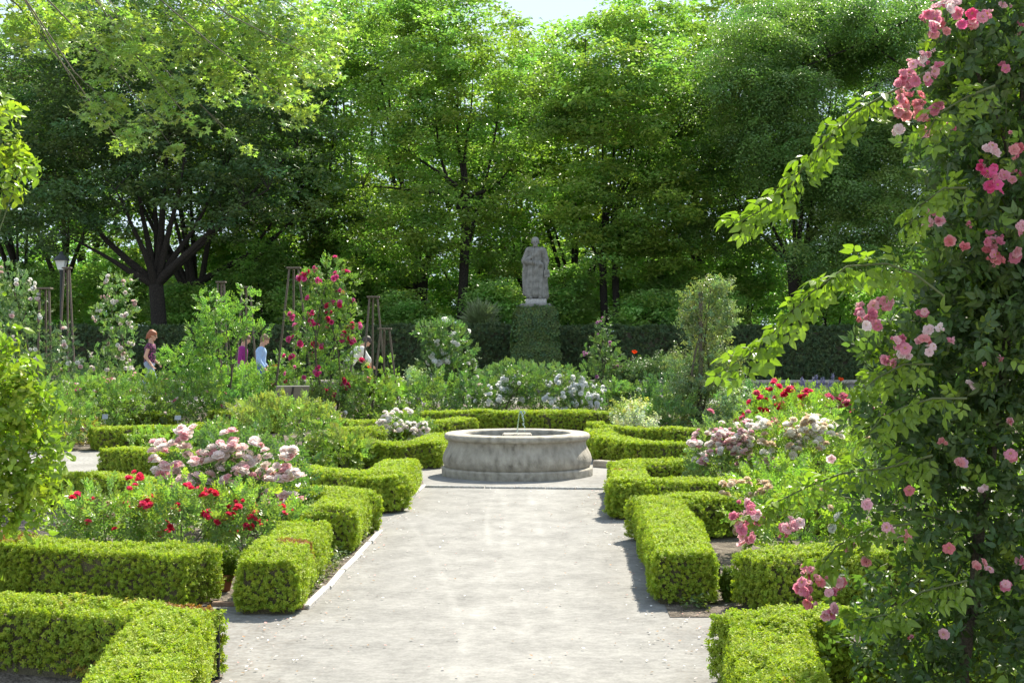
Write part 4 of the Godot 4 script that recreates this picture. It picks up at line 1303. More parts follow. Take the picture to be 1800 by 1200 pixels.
# ------------------------------------------------------------------ beds
func beds_left() -> void:
	var pale_pink := [flower_mat(Color(.94, .77, .74)), flower_mat(Color(.94, .85, .82)), flower_mat(Color(.92, .60, .63)), flower_mat(Color(.94, .87, .82))]
	var crimson := [flower_mat(Color(.82, .06, .15)), flower_mat(Color(.86, .10, .22)), flower_mat(Color(.76, .04, .09))]
	var white := [flower_mat(Color(.90, .88, .83)), flower_mat(Color(.90, .84, .80)), flower_mat(Color(.92, .91, .88))]
	var soft_pink := [flower_mat(Color(.72, .35, .38)), flower_mat(Color(.75, .50, .48)), flower_mat(Color(.70, .25, .36))]
	var green := Color(.20, .31, .065)
	var light := Color(.27, .375, .10)
	# bed of pale pink and crimson roses
	bush({"called": "rose_bush", "label": "rose bush loaded with pale pink blooms above the crimson roses", "px": 410, "base": 938, "w": 260, "top": 765, "col": Color(.145, .246, .072), "warm": .12, "fm": pale_pink, "fsize": 1.5, "dense": 1.15,
		"at": [[327, 764, 12, 17], [278, 785, 9, 12], [400, 775, 12, 22], [440, 800, 20, 34], [480, 820, 18, 30], [385, 815, 14, 26], [345, 830, 14, 28], [300, 830, 10, 20], [280, 827, 6, 12], [420, 840, 9, 30], [470, 860, 12, 30], [515, 840, 12, 18], [500, 800, 8, 16], [520, 880, 8, 16], [485, 890, 6, 20], [330, 850, 8, 26], [310, 865, 5, 16], [440, 880, 4, 30], [395, 880, 4, 30], [340, 800, 6, 20], [385, 795, 6, 16], [310, 790, 4, 14], [270, 808, 3, 8]]})
	var rb := [[200, 985, 170, 880, [[130, 873, 3, 8], [150, 915, 2, 8], [160, 878, 1, 4]]], [320, 990, 180, 872, [[236, 838, 5, 12], [232, 850, 4, 14], [255, 884, 9, 11], [305, 893, 3, 8], [296, 930, 3, 7], [200, 930, 1, 3], [262, 878, 3, 9], [330, 855, 4, 7]]], [440, 985, 150, 878, [[360, 868, 6, 11], [372, 865, 4, 8], [420, 885, 5, 9], [362, 900, 4, 8], [405, 905, 3, 8], [445, 908, 6, 13], [430, 925, 3, 10], [405, 890, 2, 6], [465, 920, 2, 6]]]]
	var where := ["beside the leafy shrub and black stake", "in the middle of their bed", "next to the square metal plate"]
	for i in 3:
		bush({"called": "rose_bush", "label": "low bush of small crimson roses " + where[i], "px": rb[i][0], "base": rb[i][1], "w": rb[i][2], "top": rb[i][3], "col": light, "fm": crimson, "fsize": .85, "at": rb[i][4], "random": 5, "cluster": 3, "dense": 1.1, "shoots": 14, "tipcol": Color(.38, .50, .10)})
	bush({"called": "rose_bush", "label": "low rose bush with faded cream blooms before crimson roses", "px": 150, "base": 975, "w": 130, "top": 895, "col": Color(.290, .406, .087), "fm": [flower_mat(Color(.55, .42, .28)), flower_mat(Color(.68, .58, .46))], "fsize": .8, "at": [[190, 888, 4, 8], [170, 885, 3, 8], [192, 905, 4, 8], [60, 910, 3, 10]], "random": 6})
	# shrub with reddish tips
	bush({"called": "shrub", "cat": "shrub", "label": "rounded leafy shrub with reddish tips before the lectern panel", "px": 495, "base": 822, "w": 200, "top": 712, "col": light, "tipcol": Color(.34, .38, .11), "shoots": 60, "size": 1.05, "dense": 1.0, "warm": .22})
	bush({"called": "shrub", "cat": "shrub", "label": "small leafy shrub by the black label and box hedge", "px": 605, "base": 826, "w": 90, "top": 768, "col": Color(.334, .450, .087), "tipcol": Color(.34, .38, .11), "shoots": 20})
	# pink roses further left
	var pr := [[170, 768, 150, 668, "beside the low gravel gap", 16], [95, 790, 120, 690, "behind the yellow-green leafy shrub", 8], [345, 752, 110, 672, "between two small metal plates", 10], [255, 745, 120, 664, "in front of the walking woman", 14], [60, 740, 110, 640, "below the leaning wooden post", 8]]
	for q in pr:
		bush({"called": "rose_bush", "label": "rose bush with few small pink blooms " + q[4], "px": q[0], "base": q[1], "w": q[2], "top": q[3], "col": Color(.232, .348, .087), "fm": soft_pink + pale_pink, "fsize": 1.1, "random": q[5], "size": 1.2, "shoots": 16})
	bush({"called": "rose_bush", "label": "low bush covered in white roses beside curved hedge", "px": 708, "base": 784, "w": 105, "top": 735, "col": green, "fm": white, "fsize": 1.5, "random": 14, "at": [[700, 742, 30, 30], [735, 760, 18, 20], [680, 750, 12, 18], [755, 770, 6, 8]], "size": 1.1})
	bush({"called": "shrub", "cat": "shrub", "label": "low yellowing shrub beside the gravel and hedge end", "px": 145, "base": 782, "w": 60, "top": 745, "col": Color(.377, .290, .072), "shoots": 6})
	bush({"called": "shrub", "cat": "shrub", "label": "low green plants filling the bed behind curved hedge", "px": 300, "base": 790, "w": 170, "top": 758, "col": Color(.319, .464, .087), "shoots": 10})
	bush({"called": "shrub", "cat": "shrub", "label": "leafy rose foliage beside the white-flowered low bush", "px": 650, "base": 742, "w": 110, "top": 670, "col": Color(.261, .377, .087), "shoots": 16, "size": 1.2})
	# box plant in a terracotta pot, and a box seedling across the path
	var pp := on(388, 1040)
	var pot := thing("potted_plant", "small box plant in a terracotta pot between two hedges", "potted plant", pp)
	var b := B.new()
	b.lathe([[.055, -.01], [.06, .0], [.082, .09], [.086, .095], [.092, .098], [.094, .125], [.086, .128], [.08, .10]], 24)
	part(pot, "pot", b.mesh(), M.terracotta)
	var xf: Array[Transform3D] = []
	var cols := PackedColorArray()
	blob_leaves(xf, cols, Vector3(0, .2, 0), Vector3(.12, .11, .12), 420, 1.1, Color(.18, .26, .03), .25, .15)
	foliage(pot, "box", 3, M.box_leaf, xf, cols)
	var sp := on(1284, 1058)
	var sd := thing("box_seedling", "young box seedling standing alone by the black stake", "shrub", sp)
	xf = []; cols = PackedColorArray()
	blob_leaves(xf, cols, Vector3(0, .11, 0), Vector3(.075, .11, .075), 330, 1.1, Color(.13, .2, .03), .25, .15)
	foliage(sd, "box", 3, M.box_leaf, xf, cols)
	stems(sd, Vector3(0, -.02, 0), [Vector3(.02, .15, 0), Vector3(-.03, .14, .02)], .005, M.old_cane, "stem")

# a tall plant climbing a pillar: px of the axis, base row, top row, half width in px at given rows
func climber(o: Dictionary) -> Node3D:
	var p := on(o.px, o.base)
	var d := -p.z
	var t := thing(o.called, o.label, o.get("cat", "climbing rose"), p, o.get("group", ""))
	var xf: Array[Transform3D] = []
	var cols := PackedColorArray()
	var tips := []
	for q in o.lobes:
		var c := at(q[0], q[1], d + rr(-.15, .15)) - p
		var r := Vector3(q[2], q[3], q[2] * .8) / F * d
		blob_leaves(xf, cols, c, r, int(o.get("dense", 1.0) * 620.0 * (r.x * r.y + r.x * r.z)), o.get("size", 1.2), o.col, .28, o.get("warm", .18), .25)
		tips.append(c)
		for cl in int(q[4] if q.size() > 4 else 0):
			var w := Vector3(rr(-1, 1), rr(-.7, 1), rr(-.2, 1)).normalized()
			var m: Array = o.fm
			for j in 1 + rng.randi() % int(o.get("cluster", 3)):
				put_flower(t, c + w * r * rr(.85, 1.08) + rdir() * .05, (w + Vector3.UP * .4 + Vector3.BACK * .5 + rdir() * .4).normalized(), o.get("fsize", 1.2) * rr(.7, 1.15), "double_%d" % (rng.randi() % 3), m[rng.randi() % m.size()])
	foliage(t, o.get("kind", "rose"), int(o.get("variants", 3)), o.get("mat", M.rose_leaf), xf, cols)
	stems(t, Vector3(0, -.04, 0), tips.slice(0, o.get("stem_n", 5)), o.get("cane_r", .02), M.old_cane, "stem")
	return t

func beds_back() -> void:
	var magenta := [flower_mat(Color(.80, .15, .40)), flower_mat(Color(.80, .10, .32)), flower_mat(Color(.70, .05, .17)), flower_mat(Color(.84, .27, .52))]
	var white := [flower_mat(Color(.91, .90, .84)), flower_mat(Color(.88, .86, .80)), flower_mat(Color(.92, .92, .90))]
	var blush := [flower_mat(Color(.88, .78, .74)), flower_mat(Color(.90, .86, .82)), flower_mat(Color(.84, .64, .62))]
	var cool := [flower_mat(Color(.92, .92, .91)), flower_mat(Color(.93, .93, .92)), flower_mat(Color(.88, .89, .91))]
	var purple := [flower_mat(Color(.52, .24, .44)), flower_mat(Color(.60, .32, .50))]
	climber({"called": "climbing_rose", "label": "tall climbing rose with magenta blooms on a leaning stem", "px": 588, "base": 745, "col": Color(.189, .304, .072), "fm": magenta, "fsize": 1.7, "cluster": 3, "dense": .85,
		"lobes": [[580, 480, 30, 28, 6], [605, 500, 22, 26, 5], [545, 490, 20, 14, 5], [570, 530, 38, 32, 5], [600, 560, 30, 36, 6], [545, 590, 38, 26, 6], [585, 610, 42, 36, 6], [625, 590, 14, 22, 4], [530, 640, 30, 26, 5], [580, 670, 42, 36, 6], [625, 660, 22, 30, 5], [600, 700, 30, 22, 4], [520, 560, 16, 10, 2], [510, 690, 18, 14, 2]]})
	# white and blush climbers on the left
	climber({"called": "climbing_rose", "label": "climbing rose with tiny blush blooms on a slim pillar", "px": 200, "base": 738, "col": Color(.203, .304, .116), "fm": blush, "fsize": 1.3, "dense": .8,
		"lobes": [[205, 505, 28, 24, 7], [200, 550, 38, 32, 8], [210, 600, 32, 32, 8], [190, 640, 40, 28, 7], [160, 660, 40, 25, 5], [225, 660, 15, 20, 4]]})
	climber({"called": "climbing_rose", "label": "grey-green climbing rose with white blooms beside wooden post", "px": 45, "base": 745, "col": Color(.189, .275, .131), "fm": white + blush, "fsize": 1.3, "dense": .8,
		"lobes": [[20, 500, 40, 30, 6], [45, 545, 36, 36, 6], [10, 580, 40, 40, 5], [50, 610, 40, 40, 6], [20, 650, 50, 35, 4], [110, 600, 25, 30, 4], [120, 650, 35, 30, 5], [70, 670, 40, 25, 4]]})
	# sapling and shrubs in front of the strollers
	climber({"called": "young_maple", "cat": "tree", "label": "young bright green tree in front of two strollers", "px": 386, "base": 745, "col": Color(.246, .406, .087), "size": 1.35, "dense": .75, "cane_r": .03,
		"lobes": [[430, 530, 22, 26], [375, 540, 34, 24], [395, 570, 44, 26], [350, 590, 30, 22], [330, 640, 44, 26], [372, 620, 38, 32], [448, 578, 26, 11], [360, 670, 60, 24], [300, 625, 22, 14]]})
	climber({"called": "shrub", "cat": "shrub", "label": "bushy bright shrub below the person in light blue", "px": 440, "base": 738, "col": Color(.261, .406, .102), "size": 1.35, "dense": .8,
		"lobes": [[440, 668, 44, 26], [420, 695, 50, 28], [462, 690, 30, 22], [405, 660, 22, 18]]})
	climber({"called": "rose_bush", "cat": "rose bush", "label": "tall bush of white roses left of the statue pedestal", "px": 785, "base": 722, "col": Color(.160, .261, .087), "fm": white, "fsize": 1.6, "size": 1.4, "cluster": 7,
		"lobes": [[785, 585, 34, 24, 2], [755, 585, 26, 14, 0], [790, 620, 42, 30, 6], [765, 640, 30, 30, 6], [800, 660, 42, 32, 8], [775, 690, 50, 26, 6], [825, 690, 22, 24, 6]]})
	climber({"called": "shrub", "cat": "shrub", "label": "silvery narrow-leaved shrub before the low wall", "px": 735, "base": 715, "kind": "small", "variants": 2, "col": Color(.406, .493, .348), "size": 1.7,
		"lobes": [[735, 665, 22, 18], [715, 680, 20, 16], [745, 690, 26, 18]]})
	climber({"called": "rose_bush", "cat": "rose bush", "label": "bush of cool white roses directly behind the jet", "px": 880, "base": 742, "col": Color(.145, .232, .072), "fm": cool, "fsize": 1.5, "size": 1.3, "cluster": 4,
		"lobes": [[872, 695, 34, 22, 9], [855, 705, 20, 18, 5], [905, 680, 30, 20, 3], [900, 705, 26, 18, 4], [925, 665, 40, 20, 2], [945, 690, 26, 26, 2]]})
	climber({"called": "rose_bush", "cat": "rose bush", "label": "dense mound of cool white roses right of the jet", "px": 1005, "base": 744, "col": Color(.145, .232, .072), "fm": cool, "fsize": 1.5, "size": 1.3, "cluster": 5,
		"lobes": [[1005, 675, 26, 18, 12], [1025, 690, 26, 22, 12], [990, 705, 26, 18, 9], [1040, 710, 20, 16, 8], [1010, 715, 36, 16, 6]]})
	climber({"called": "rose_bush", "cat": "rose bush", "label": "green rose bush with scattered white blooms before the wall", "px": 1110, "base": 738, "col": Color(.174, .261, .087), "fm": cool, "fsize": 1.3, "size": 1.3, "cluster": 2,
		"lobes": [[1080, 690, 30, 20, 3], [1120, 695, 34, 18, 3], [1150, 705, 30, 18, 2], [1100, 715, 40, 18, 2]]})
	climber({"called": "climbing_rose", "label": "climber with a few purple-pink blooms near the statue", "px": 1060, "base": 700, "col": Color(.145, .232, .072), "fm": purple, "fsize": 1.4, "size": 1.4, "cluster": 2, "dense": .8,
		"lobes": [[1062, 570, 12, 16, 2], [1060, 600, 20, 16, 2], [1065, 630, 30, 24, 2], [1045, 655, 30, 20, 1], [1085, 660, 24, 18, 0], [1028, 620, 6, 8, 2]]})
	climber({"called": "perennials", "cat": "perennial", "label": "tall perennials growing below the yew hedge", "px": 1140, "base": 700, "col": Color(.160, .246, .087), "size": 1.4, "kind": "small", "variants": 2,
		"lobes": [[1130, 650, 40, 16], [1170, 645, 40, 20], [1100, 660, 24, 14]]})
	climber({"called": "perennials", "cat": "perennial", "label": "low leafy perennials round the pedestal foot", "px": 930, "base": 700, "col": Color(.160, .246, .087), "size": 1.4,
		"lobes": [[900, 650, 36, 16], [950, 655, 40, 14], [870, 660, 30, 14], [990, 658, 24, 12]]})
	climber({"called": "vine", "cat": "vine", "label": "young vine on the short wooden tripod", "px": 682, "base": 735, "col": Color(.348, .522, .072), "size": 1.2, "lobes": [[680, 635, 10, 16], [690, 665, 16, 18], [675, 690, 24, 18], [700, 700, 24, 18], [655, 700, 24, 22]]})
	climber({"called": "climbing_rose", "label": "green rose foliage round the tall wooden tripod foot", "px": 500, "base": 738, "col": Color(.246, .377, .087), "fm": magenta, "size": 1.2, "fsize": 1.5, "cluster": 1, "lobes": [[500, 640, 22, 22, 1], [490, 670, 20, 18, 1], [520, 680, 26, 20, 1]]})
	# low leafy roses without blooms fill the rest of the beds
	var rows := [[30, 770, 120], [250, 762, 110], [420, 748, 110], [520, 752, 100], [570, 748, 90], [640, 738, 90], [700, 730, 90], [760, 735, 80], [830, 738, 80], [960, 736, 90], [1060, 738, 80], [1170, 740, 90], [1180, 770, 80], [1330, 765, 100], [1250, 742, 90], [1420, 760, 110], [1560, 752, 120], [1680, 750, 120], [1800, 765, 140], [130, 735, 120], [310, 730, 110], [470, 725, 100], [-40, 745, 120]]
	var near := ["behind the yellow-green shrub", "behind the straight hedge", "under the young bright tree", "before the tall wooden tripod", "at the magenta climber's foot", "before the short tripod", "before the silvery shrub", "under the tall white roses", "behind the jet's white roses", "between the two white rose mounds", "under the purple climber", "behind the taller variegated bush", "before the pillar climber", "before the grey-leaved shrub", "behind the pillar climber", "behind the red roses", "below the blue flower spikes", "before the wall end", "behind the near climbing rose", "below the blush climber", "in front of the walking woman's path", "under the light blue shirt", "by the grey-green climber"]
	for i in rows.size():
		var q: Array = rows[i]
		bush({"called": "rose_bush", "label": "low leafy rose bush " + near[i], "group": "leafy rose bushes filling the back beds", "px": q[0], "base": q[1], "w": q[2], "top": q[1] - rr(45, 70), "col": vary(Color(.16, .245, .07), .3, .2), "size": [1.3, 1.7, 1.5][i % 3], "dense": 1.05, "shoots": 10, "deep": .6, "fm": [white[0], blush[0], cool[1]], "random": [0, 5, 0, 8, 3][i % 5], "fsize": 1.2, "kv": .35})
	# poppies and lavender-blue spikes
	for q in [[1115, 622, "higher orange poppy before the shaded yew hedge"], [1094, 660, "lower orange-red poppy above the low wall"], [650, 648, "orange poppy between the two wooden tripods"], [1478, 670, "red-orange poppy by the blue flower spikes"], [482, 647, "orange poppy behind the tripod's slanting leg"]]:
		var dd := 37.2
		var p := foot(q[0], dd)
		var t := thing("poppy", q[2], "poppy", p)
		var tip := at(q[0], q[1], dd) - p
		stems(t, Vector3(0, -.02, 0), [tip], .006, M.cane, "stem")
		put_flower(t, tip, Vector3(.1, 1, .5).normalized(), 1.9, "poppy", flower_mat(Color(.75, .09, .01)))
		var xf: Array[Transform3D] = []
		var cols := PackedColorArray()
		for k in 14:
			xf.append(Transform3D(aim(Vector3(rr(-1, 1), rr(.2, 1), rr(-1, 1)), 1.0), Vector3(0, rr(.02, .25), 0))); cols.append(vary(Color(.14, .2, .07), .2))
		scatter(t, "leaves", S.blade, M.rose_leaf, xf, cols)
	for i in 9:
		var px: float = 1408 + i * 7.0 + rr(-2, 2)
		var p := foot(px, 33.0)
		var t := thing("salvia_spike", "slender blue flower spike above the red roses", "flower", p, "blue flower spikes above the red roses")
		var tip := at(px, 662 + rr(-4, 8), 33.0) - p
		stems(t, Vector3(0, -.02, 0), [tip], .005, M.cane, "stem")
		var xf: Array[Transform3D] = []
		var cols := PackedColorArray()
		for k in 60:
			var f := rng.randf()
			xf.append(Transform3D(aim(rdir() + Vector3.UP * .5, .35), tip + Vector3.DOWN * f * .26 + rdir() * .022)); cols.append(vary(Color(.16, .15, .48), .25))
		scatter(t, "florets", S.small_0, M.rose_leaf, xf, cols)

func beds_right() -> void:
	var red := [flower_mat(Color(.70, .03, .08)), flower_mat(Color(.76, .05, .16)), flower_mat(Color(.72, .14, .22))]
	var pink := [flower_mat(Color(.72, .18, .32)), flower_mat(Color(.75, .28, .38)), flower_mat(Color(.70, .14, .26))]
	var white_pink := [flower_mat(Color(.91, .84, .80)), flower_mat(Color(.90, .70, .71)), flower_mat(Color(.92, .90, .87)), flower_mat(Color(.88, .58, .64))]
	var cream := [flower_mat(Color(.91, .87, .77)), flower_mat(Color(.74, .60, .42)), flower_mat(Color(.93, .92, .87)), flower_mat(Color(.80, .68, .54)), flower_mat(Color(.93, .91, .85)), flower_mat(Color(.92, .86, .82))]
	var green := Color(.25, .36, .08)
	# pillar climber with small leaves
	climber({"called": "pillar_climber", "cat": "climber", "label": "pillar of small-leaved grey-green climber on a wooden post", "px": 1222, "base": 762, "kind": "small", "variants": 2, "stem_n": 3, "col": Color(.29, .35, .16), "size": 1.15, "dense": 1.0, "warm": .25, "cane_r": .03,
		"lobes": [[1250, 508, 36, 16], [1215, 525, 24, 16], [1245, 545, 44, 24], [1240, 590, 42, 30], [1250, 630, 44, 28], [1235, 670, 48, 30], [1225, 715, 36, 30], [1280, 670, 28, 20], [1200, 680, 28, 24], [1190, 640, 22, 26], [1292, 640, 22, 26], [1275, 560, 24, 26], [1210, 560, 22, 20], [1190, 720, 36, 30], [1300, 690, 30, 30], [1268, 500, 22, 12], [1225, 745, 40, 22], [1265, 740, 40, 24]]})
	climber({"called": "shrub", "cat": "shrub", "label": "pale grey-leaved shrub beside the pillar climber's foot", "px": 1290, "base": 770, "kind": "small", "variants": 2, "col": Color(.377, .464, .261), "size": 1.3, "lobes": [[1290, 705, 32, 22], [1265, 735, 30, 20], [1310, 740, 30, 20]]})
	bush({"called": "variegated_bush", "cat": "shrub", "label": "low bush with white-variegated leaves behind curved hedge", "px": 1115, "base": 782, "w": 75, "top": 736, "kind": "small", "variants": 2, "col": Color(.600, .600, .522), "kv": .4, "size": 1.2, "dense": 1.6})
	bush({"called": "variegated_bush", "cat": "shrub", "label": "taller variegated bush with yellowish tips behind hedge", "px": 1120, "base": 768, "w": 90, "top": 712, "kind": "small", "variants": 2, "col": Color(.522, .600, .319), "kv": .4, "tipcol": Color(.600, .580, .174), "size": 1.2, "dense": 1.4})
	# red and pink roses at the back
	bush({"called": "rose_bush", "label": "rose bush with deep red blooms behind the cream roses", "px": 1385, "base": 790, "w": 170, "top": 690, "col": Color(.319, .464, .072), "fm": red, "fsize": 1.75, "at": [[1350, 685, 3, 6], [1340, 697, 5, 10], [1385, 690, 7, 10], [1418, 692, 5, 8], [1370, 710, 5, 12], [1340, 725, 3, 8], [1400, 700, 3, 20], [1362, 672, 2, 4], [1372, 680, 1, 3]], "random": 8, "size": 1.15})
	bush({"called": "rose_bush", "label": "rose bush with bright pink blooms behind the red roses", "px": 1480, "base": 780, "w": 120, "top": 692, "col": green, "fm": pink, "fsize": 1.82, "at": [[1478, 698, 8, 12], [1455, 697, 4, 6], [1490, 715, 7, 14], [1458, 712, 3, 5], [1505, 730, 4, 10]], "random": 6, "size": 1.15})
	bush({"called": "rose_bush", "label": "sparse rose bush with small rosy blooms behind climbing rose", "px": 1580, "base": 785, "w": 140, "top": 712, "col": Color(.348, .435, .174), "fm": pink, "fsize": 1.54, "random": 22, "size": 1.15})
	bush({"called": "rose_bush", "label": "pale-leaved rose bush with pink buds near the wall end", "px": 1690, "base": 775, "w": 150, "top": 702, "col": Color(.406, .478, .203), "fm": pink + white_pink, "fsize": 1.54, "random": 26, "size": 1.15})
	bush({"called": "rose_bush", "label": "rose bush with rosy pink blooms between white-pink and red roses", "px": 1330, "base": 800, "w": 110, "top": 738, "col": green, "fm": pink, "fsize": 1.68, "at": [[1355, 745, 5, 8], [1368, 742, 4, 7], [1375, 752, 5, 10], [1390, 755, 4, 6], [1250, 725, 1, 2], [1315, 723, 1, 2]], "random": 4, "size": 1.1})
	# white-pink and cream roses in the near bed
	bush({"called": "rose_bush", "label": "rose bush of white-pink clusters spilling over the box hedge", "px": 1285, "base": 884, "w": 160, "top": 752, "col": Color(.217, .319, .102), "many": 1.9, "fm": white_pink, "fsize": 1.15, "at": [[1222, 782, 7, 9], [1240, 800, 5, 12], [1265, 765, 10, 14], [1280, 770, 12, 18], [1300, 785, 12, 20], [1275, 785, 8, 16], [1310, 757, 10, 14], [1295, 795, 6, 14], [1255, 785, 6, 12], [1300, 810, 3, 12], [1235, 812, 3, 8], [1320, 775, 6, 12]], "random": 22})
	bush({"called": "rose_bush", "label": "large rose bush with cream and faded tan blooms", "px": 1420, "base": 890, "w": 220, "top": 742, "col": Color(.334, .450, .087), "many": 1.6, "fm": cream, "fsize": 1.3, "at": [[1340, 745, 8, 12], [1400, 752, 10, 18], [1425, 745, 12, 16], [1440, 750, 8, 14], [1405, 772, 12, 18], [1395, 782, 8, 12], [1430, 765, 8, 14], [1350, 775, 6, 16], [1360, 815, 5, 10], [1445, 780, 6, 14], [1385, 765, 6, 14], [1470, 760, 5, 12], [1350, 795, 3, 10]], "random": 26, "shoots": 20})
	bush({"called": "rose_bush", "label": "leafy rose bush with spent tan heads inside the hedge corner", "px": 1400, "base": 975, "w": 240, "top": 842, "col": Color(.319, .450, .080), "fm": [cream[1], cream[3]], "fsize": 1.12, "at": [[1270, 855, 3, 8], [1290, 850, 3, 8], [1275, 870, 2, 6], [1310, 845, 3, 8], [1350, 855, 4, 10]], "random": 8, "dense": .9, "shoots": 24})
	bush({"called": "rose_bush", "label": "rose bush with white buds behind the climbing rose stems", "px": 1570, "base": 985, "w": 220, "top": 850, "col": Color(.348, .493, .072), "fm": white_pink, "fsize": 1.26, "random": 8, "dense": .9, "shoots": 16})
	bush({"called": "rose_bush", "label": "rose bush glowing green behind the climbing rose trunk", "px": 1740, "base": 960, "w": 200, "top": 850, "col": Color(.319, .464, .072), "fm": white_pink, "fsize": 1.26, "random": 5, "dense": .9})
	bush({"called": "rose_bush", "label": "rose bush with pale blooms far behind the climbing rose", "px": 1570, "base": 880, "w": 170, "top": 768, "col": Color(.319, .450, .087), "fm": cream + white_pink, "fsize": 1.26, "random": 14})

# ------------------------------------------------------------------ wooden tripods, posts
func tripod(px: float, top: float, base: float, half_top: float, half_foot: float, label: String, legs := 3) -> void:
	var p := on(px, base)
	var d := -p.z
	var t := thing("wooden_tripod", label, "plant support", p)
	var h := EYE - (top - CY) / F * d - p.y
	var rt := half_top / F * d
	var rf := half_foot / F * d
	for i in legs:
		var a := TAU * i / legs + .35
		var b := B.new()
		var f0 := Vector3(cos(a) * rf, -.05, sin(a) * rf)
		var f1 := Vector3(cos(a) * rt, h - .04, sin(a) * rt)
		var dir := (f1 - f0).normalized()
		var sx := dir.cross(Vector3.BACK).normalized()
		b.cbox((f0 + f1) * .5, Vector3(.038, f0.distance_to(f1), .038), .005, Color.WHITE, Basis(sx, dir, sx.cross(dir)))
		part(t, "leg", b.mesh(), M.wood)
	var b := B.new()
	b.cbox(Vector3(0, h - .01, 0), Vector3(rt * 2 + .07, .035, rt * 1.4 + .06), .006)
	part(t, "top_plate", b.mesh(), M.wood)
func wooden_supports() -> void:
	tripod(516, 470, 738, 9, 44, "tall weathered wooden tripod beside the magenta climber")
	tripod(656, 521, 726, 8, 30, "wooden tripod left of the short one, with dark top plate")
	tripod(676, 577, 738, 9, 30, "short wooden tripod carrying a young vine")
	tripod(78, 506, 745, 9, 16, "leaning wooden post frame among blush climbers")
	tripod(432, 504, 722, 8, 26, "wooden tripod behind the young bright tree")
	tripod(388, 495, 716, 6, 16, "slim wooden tripod behind the young tree's crown")
	tripod(117, 470, 715, 5, 20, "thin tall wooden tripod beside the street lamp")
	var p := on(1222, 762)
	var t := thing("wooden_post", "wooden post inside the small-leaved pillar climber", "post", p)
	var b := B.new()
	b.cbox(Vector3(.1, 1.25, 0), Vector3(.07, 2.6, .07), .008)
	part(t, "post", b.mesh(), M.wood)

# ------------------------------------------------------------------ lamp, panel, plant labels
func small_things() -> void:
	# street lamp
	var d := 41.0
	var p := foot(107, d)
	var t := thing("street_lamp", "old street lamp with pale glass lantern under the dark trees", "street lamp", p)
	var y0 := EYE - (474 - CY) / F * d - .3
	var b := B.new()
	b.lathe([[.10, -.02], [.10, .25], [.06, .32], [.045, .6], [.04, y0 - .1], [.07, y0 - .06], [.05, y0]], 12)
	part(t, "post", b.mesh(), M.lamp_iron)
	b = B.new()
	for i in 4:
		var a0 := PI / 2 * i + PI / 4
		var a1 := a0 + PI / 2
		b.quad(Vector3(cos(a0) * .11, y0, sin(a0) * .11), Vector3(cos(a0) * .2, y0 + .27, sin(a0) * .2), Vector3(cos(a1) * .2, y0 + .27, sin(a1) * .2), Vector3(cos(a1) * .11, y0, sin(a1) * .11), Color.WHITE)
	part(t, "lantern_glass", b.mesh(), M.lamp_glass)
	b = B.new()
	b.lathe([[.24, y0 + .26], [.24, y0 + .29], [.12, y0 + .40], [.05, y0 + .46], [.06, y0 + .5], [.001, y0 + .54]], 12)
	part(t, "cap", b.mesh(), M.lamp_iron)
	# lectern panel seen from behind
	d = 21.5
	p = foot(514, d)
	t = thing("information_panel", "grey slanted information panel on posts seen from its back", "sign", p)
	var c := at(513, 691, d) - p
	b = B.new()
	b.cbox(Vector3.ZERO, Vector3(.50, .30, .025), .004)
	var tilt := Transform3D(Basis(Vector3.UP, PI * .10) * Basis(Vector3.RIGHT, .72), c)
	part(t, "panel", b.mesh(), M.panel, tilt)
	b = B.new()
	b.cbox(Vector3(.0, 0, .017), Vector3(.03, .29, .012), .003)
	part(t, "rib", b.mesh(), M.black, tilt)
	for sx in [-.16, .16]:
		b = B.new()
		b.cbox(Vector3(sx, c.y * .5 - .05, c.z - .02), Vector3(.04, c.y - .04, .04), .004)
		part(t, "post", b.mesh(), M.black)
	# plant labels: a small plate on a stake
	for q in [[405, 932, 985, 24, 20, "grey square plant label on a stake before the pot", "metal_grey"], [538, 878, 918, 6, 22, "narrow pale plant label by the pink rose bush", "metal_grey"], [184, 732, 775, 10, 9, "grey plant label among small pink roses", "metal_grey"],
		[312, 734, 772, 11, 8, "bluish plant label behind straight hedge", "metal_grey"], [1106, 764, 788, 14, 8, "dark plant label under the variegated bush", "metal_grey"], [618, 762, 790, 16, 9, "black plant label before the white roses", "black"], [648, 806, 824, 10, 12, "black plant label on the soil by ring stones", "black"]]:
		var f := on(q[0], q[2])
		var dd := -f.z
		t = thing("plant_label", q[5], "plant label", f)
		var w: float = q[3] / F * dd
		var h: float = q[4] / F * dd
		var cy: float = EYE - (q[1] - CY) / F * dd
		b = B.new()
		b.cbox(Vector3.ZERO, Vector3(w, h, .004), .0015)
		var pl := part(t, "plate", b.mesh(), M[q[6]], Transform3D(Basis(Vector3.RIGHT, -.35), Vector3(0, cy - f.y, 0)))
		for s in [-1, 1]:
			b = B.new()
			b.cbox(Vector3(s * w * .3 if w > h * .6 else 0.0, s * h * .3 if w <= h * .6 else h * .3, .003), Vector3(.006, .006, .003), .001)
			part(pl, "screw", b.mesh(), M.black)
		b = B.new()
		b.tube([Vector3(0, -.05, -.006), Vector3(0, cy - f.y, -.006)], [.004, .004], 6)
		part(t, "stake", b.mesh(), M.metal_grey)
	for q in [[1263, 985, 1035, 7, "black plastic stake behind the browned hedge end"], [383, 1068, 1196, 6, "black post against the hedge corner by sandy path"], [127, 838, 880, 8, "black stake before hedge behind crimson roses"]]:
		var f := on(q[0], q[2])
		var dd := -f.z
		t = thing("black_stake", q[4], "stake", f)
		b = B.new()
		var h: float = (q[2] - q[1]) / F * dd
		b.cbox(Vector3(0, h * .5 - .03, 0), Vector3(q[3] / F * dd, h + .06, .02), .003)
		part(t, "stake", b.mesh(), M.black)

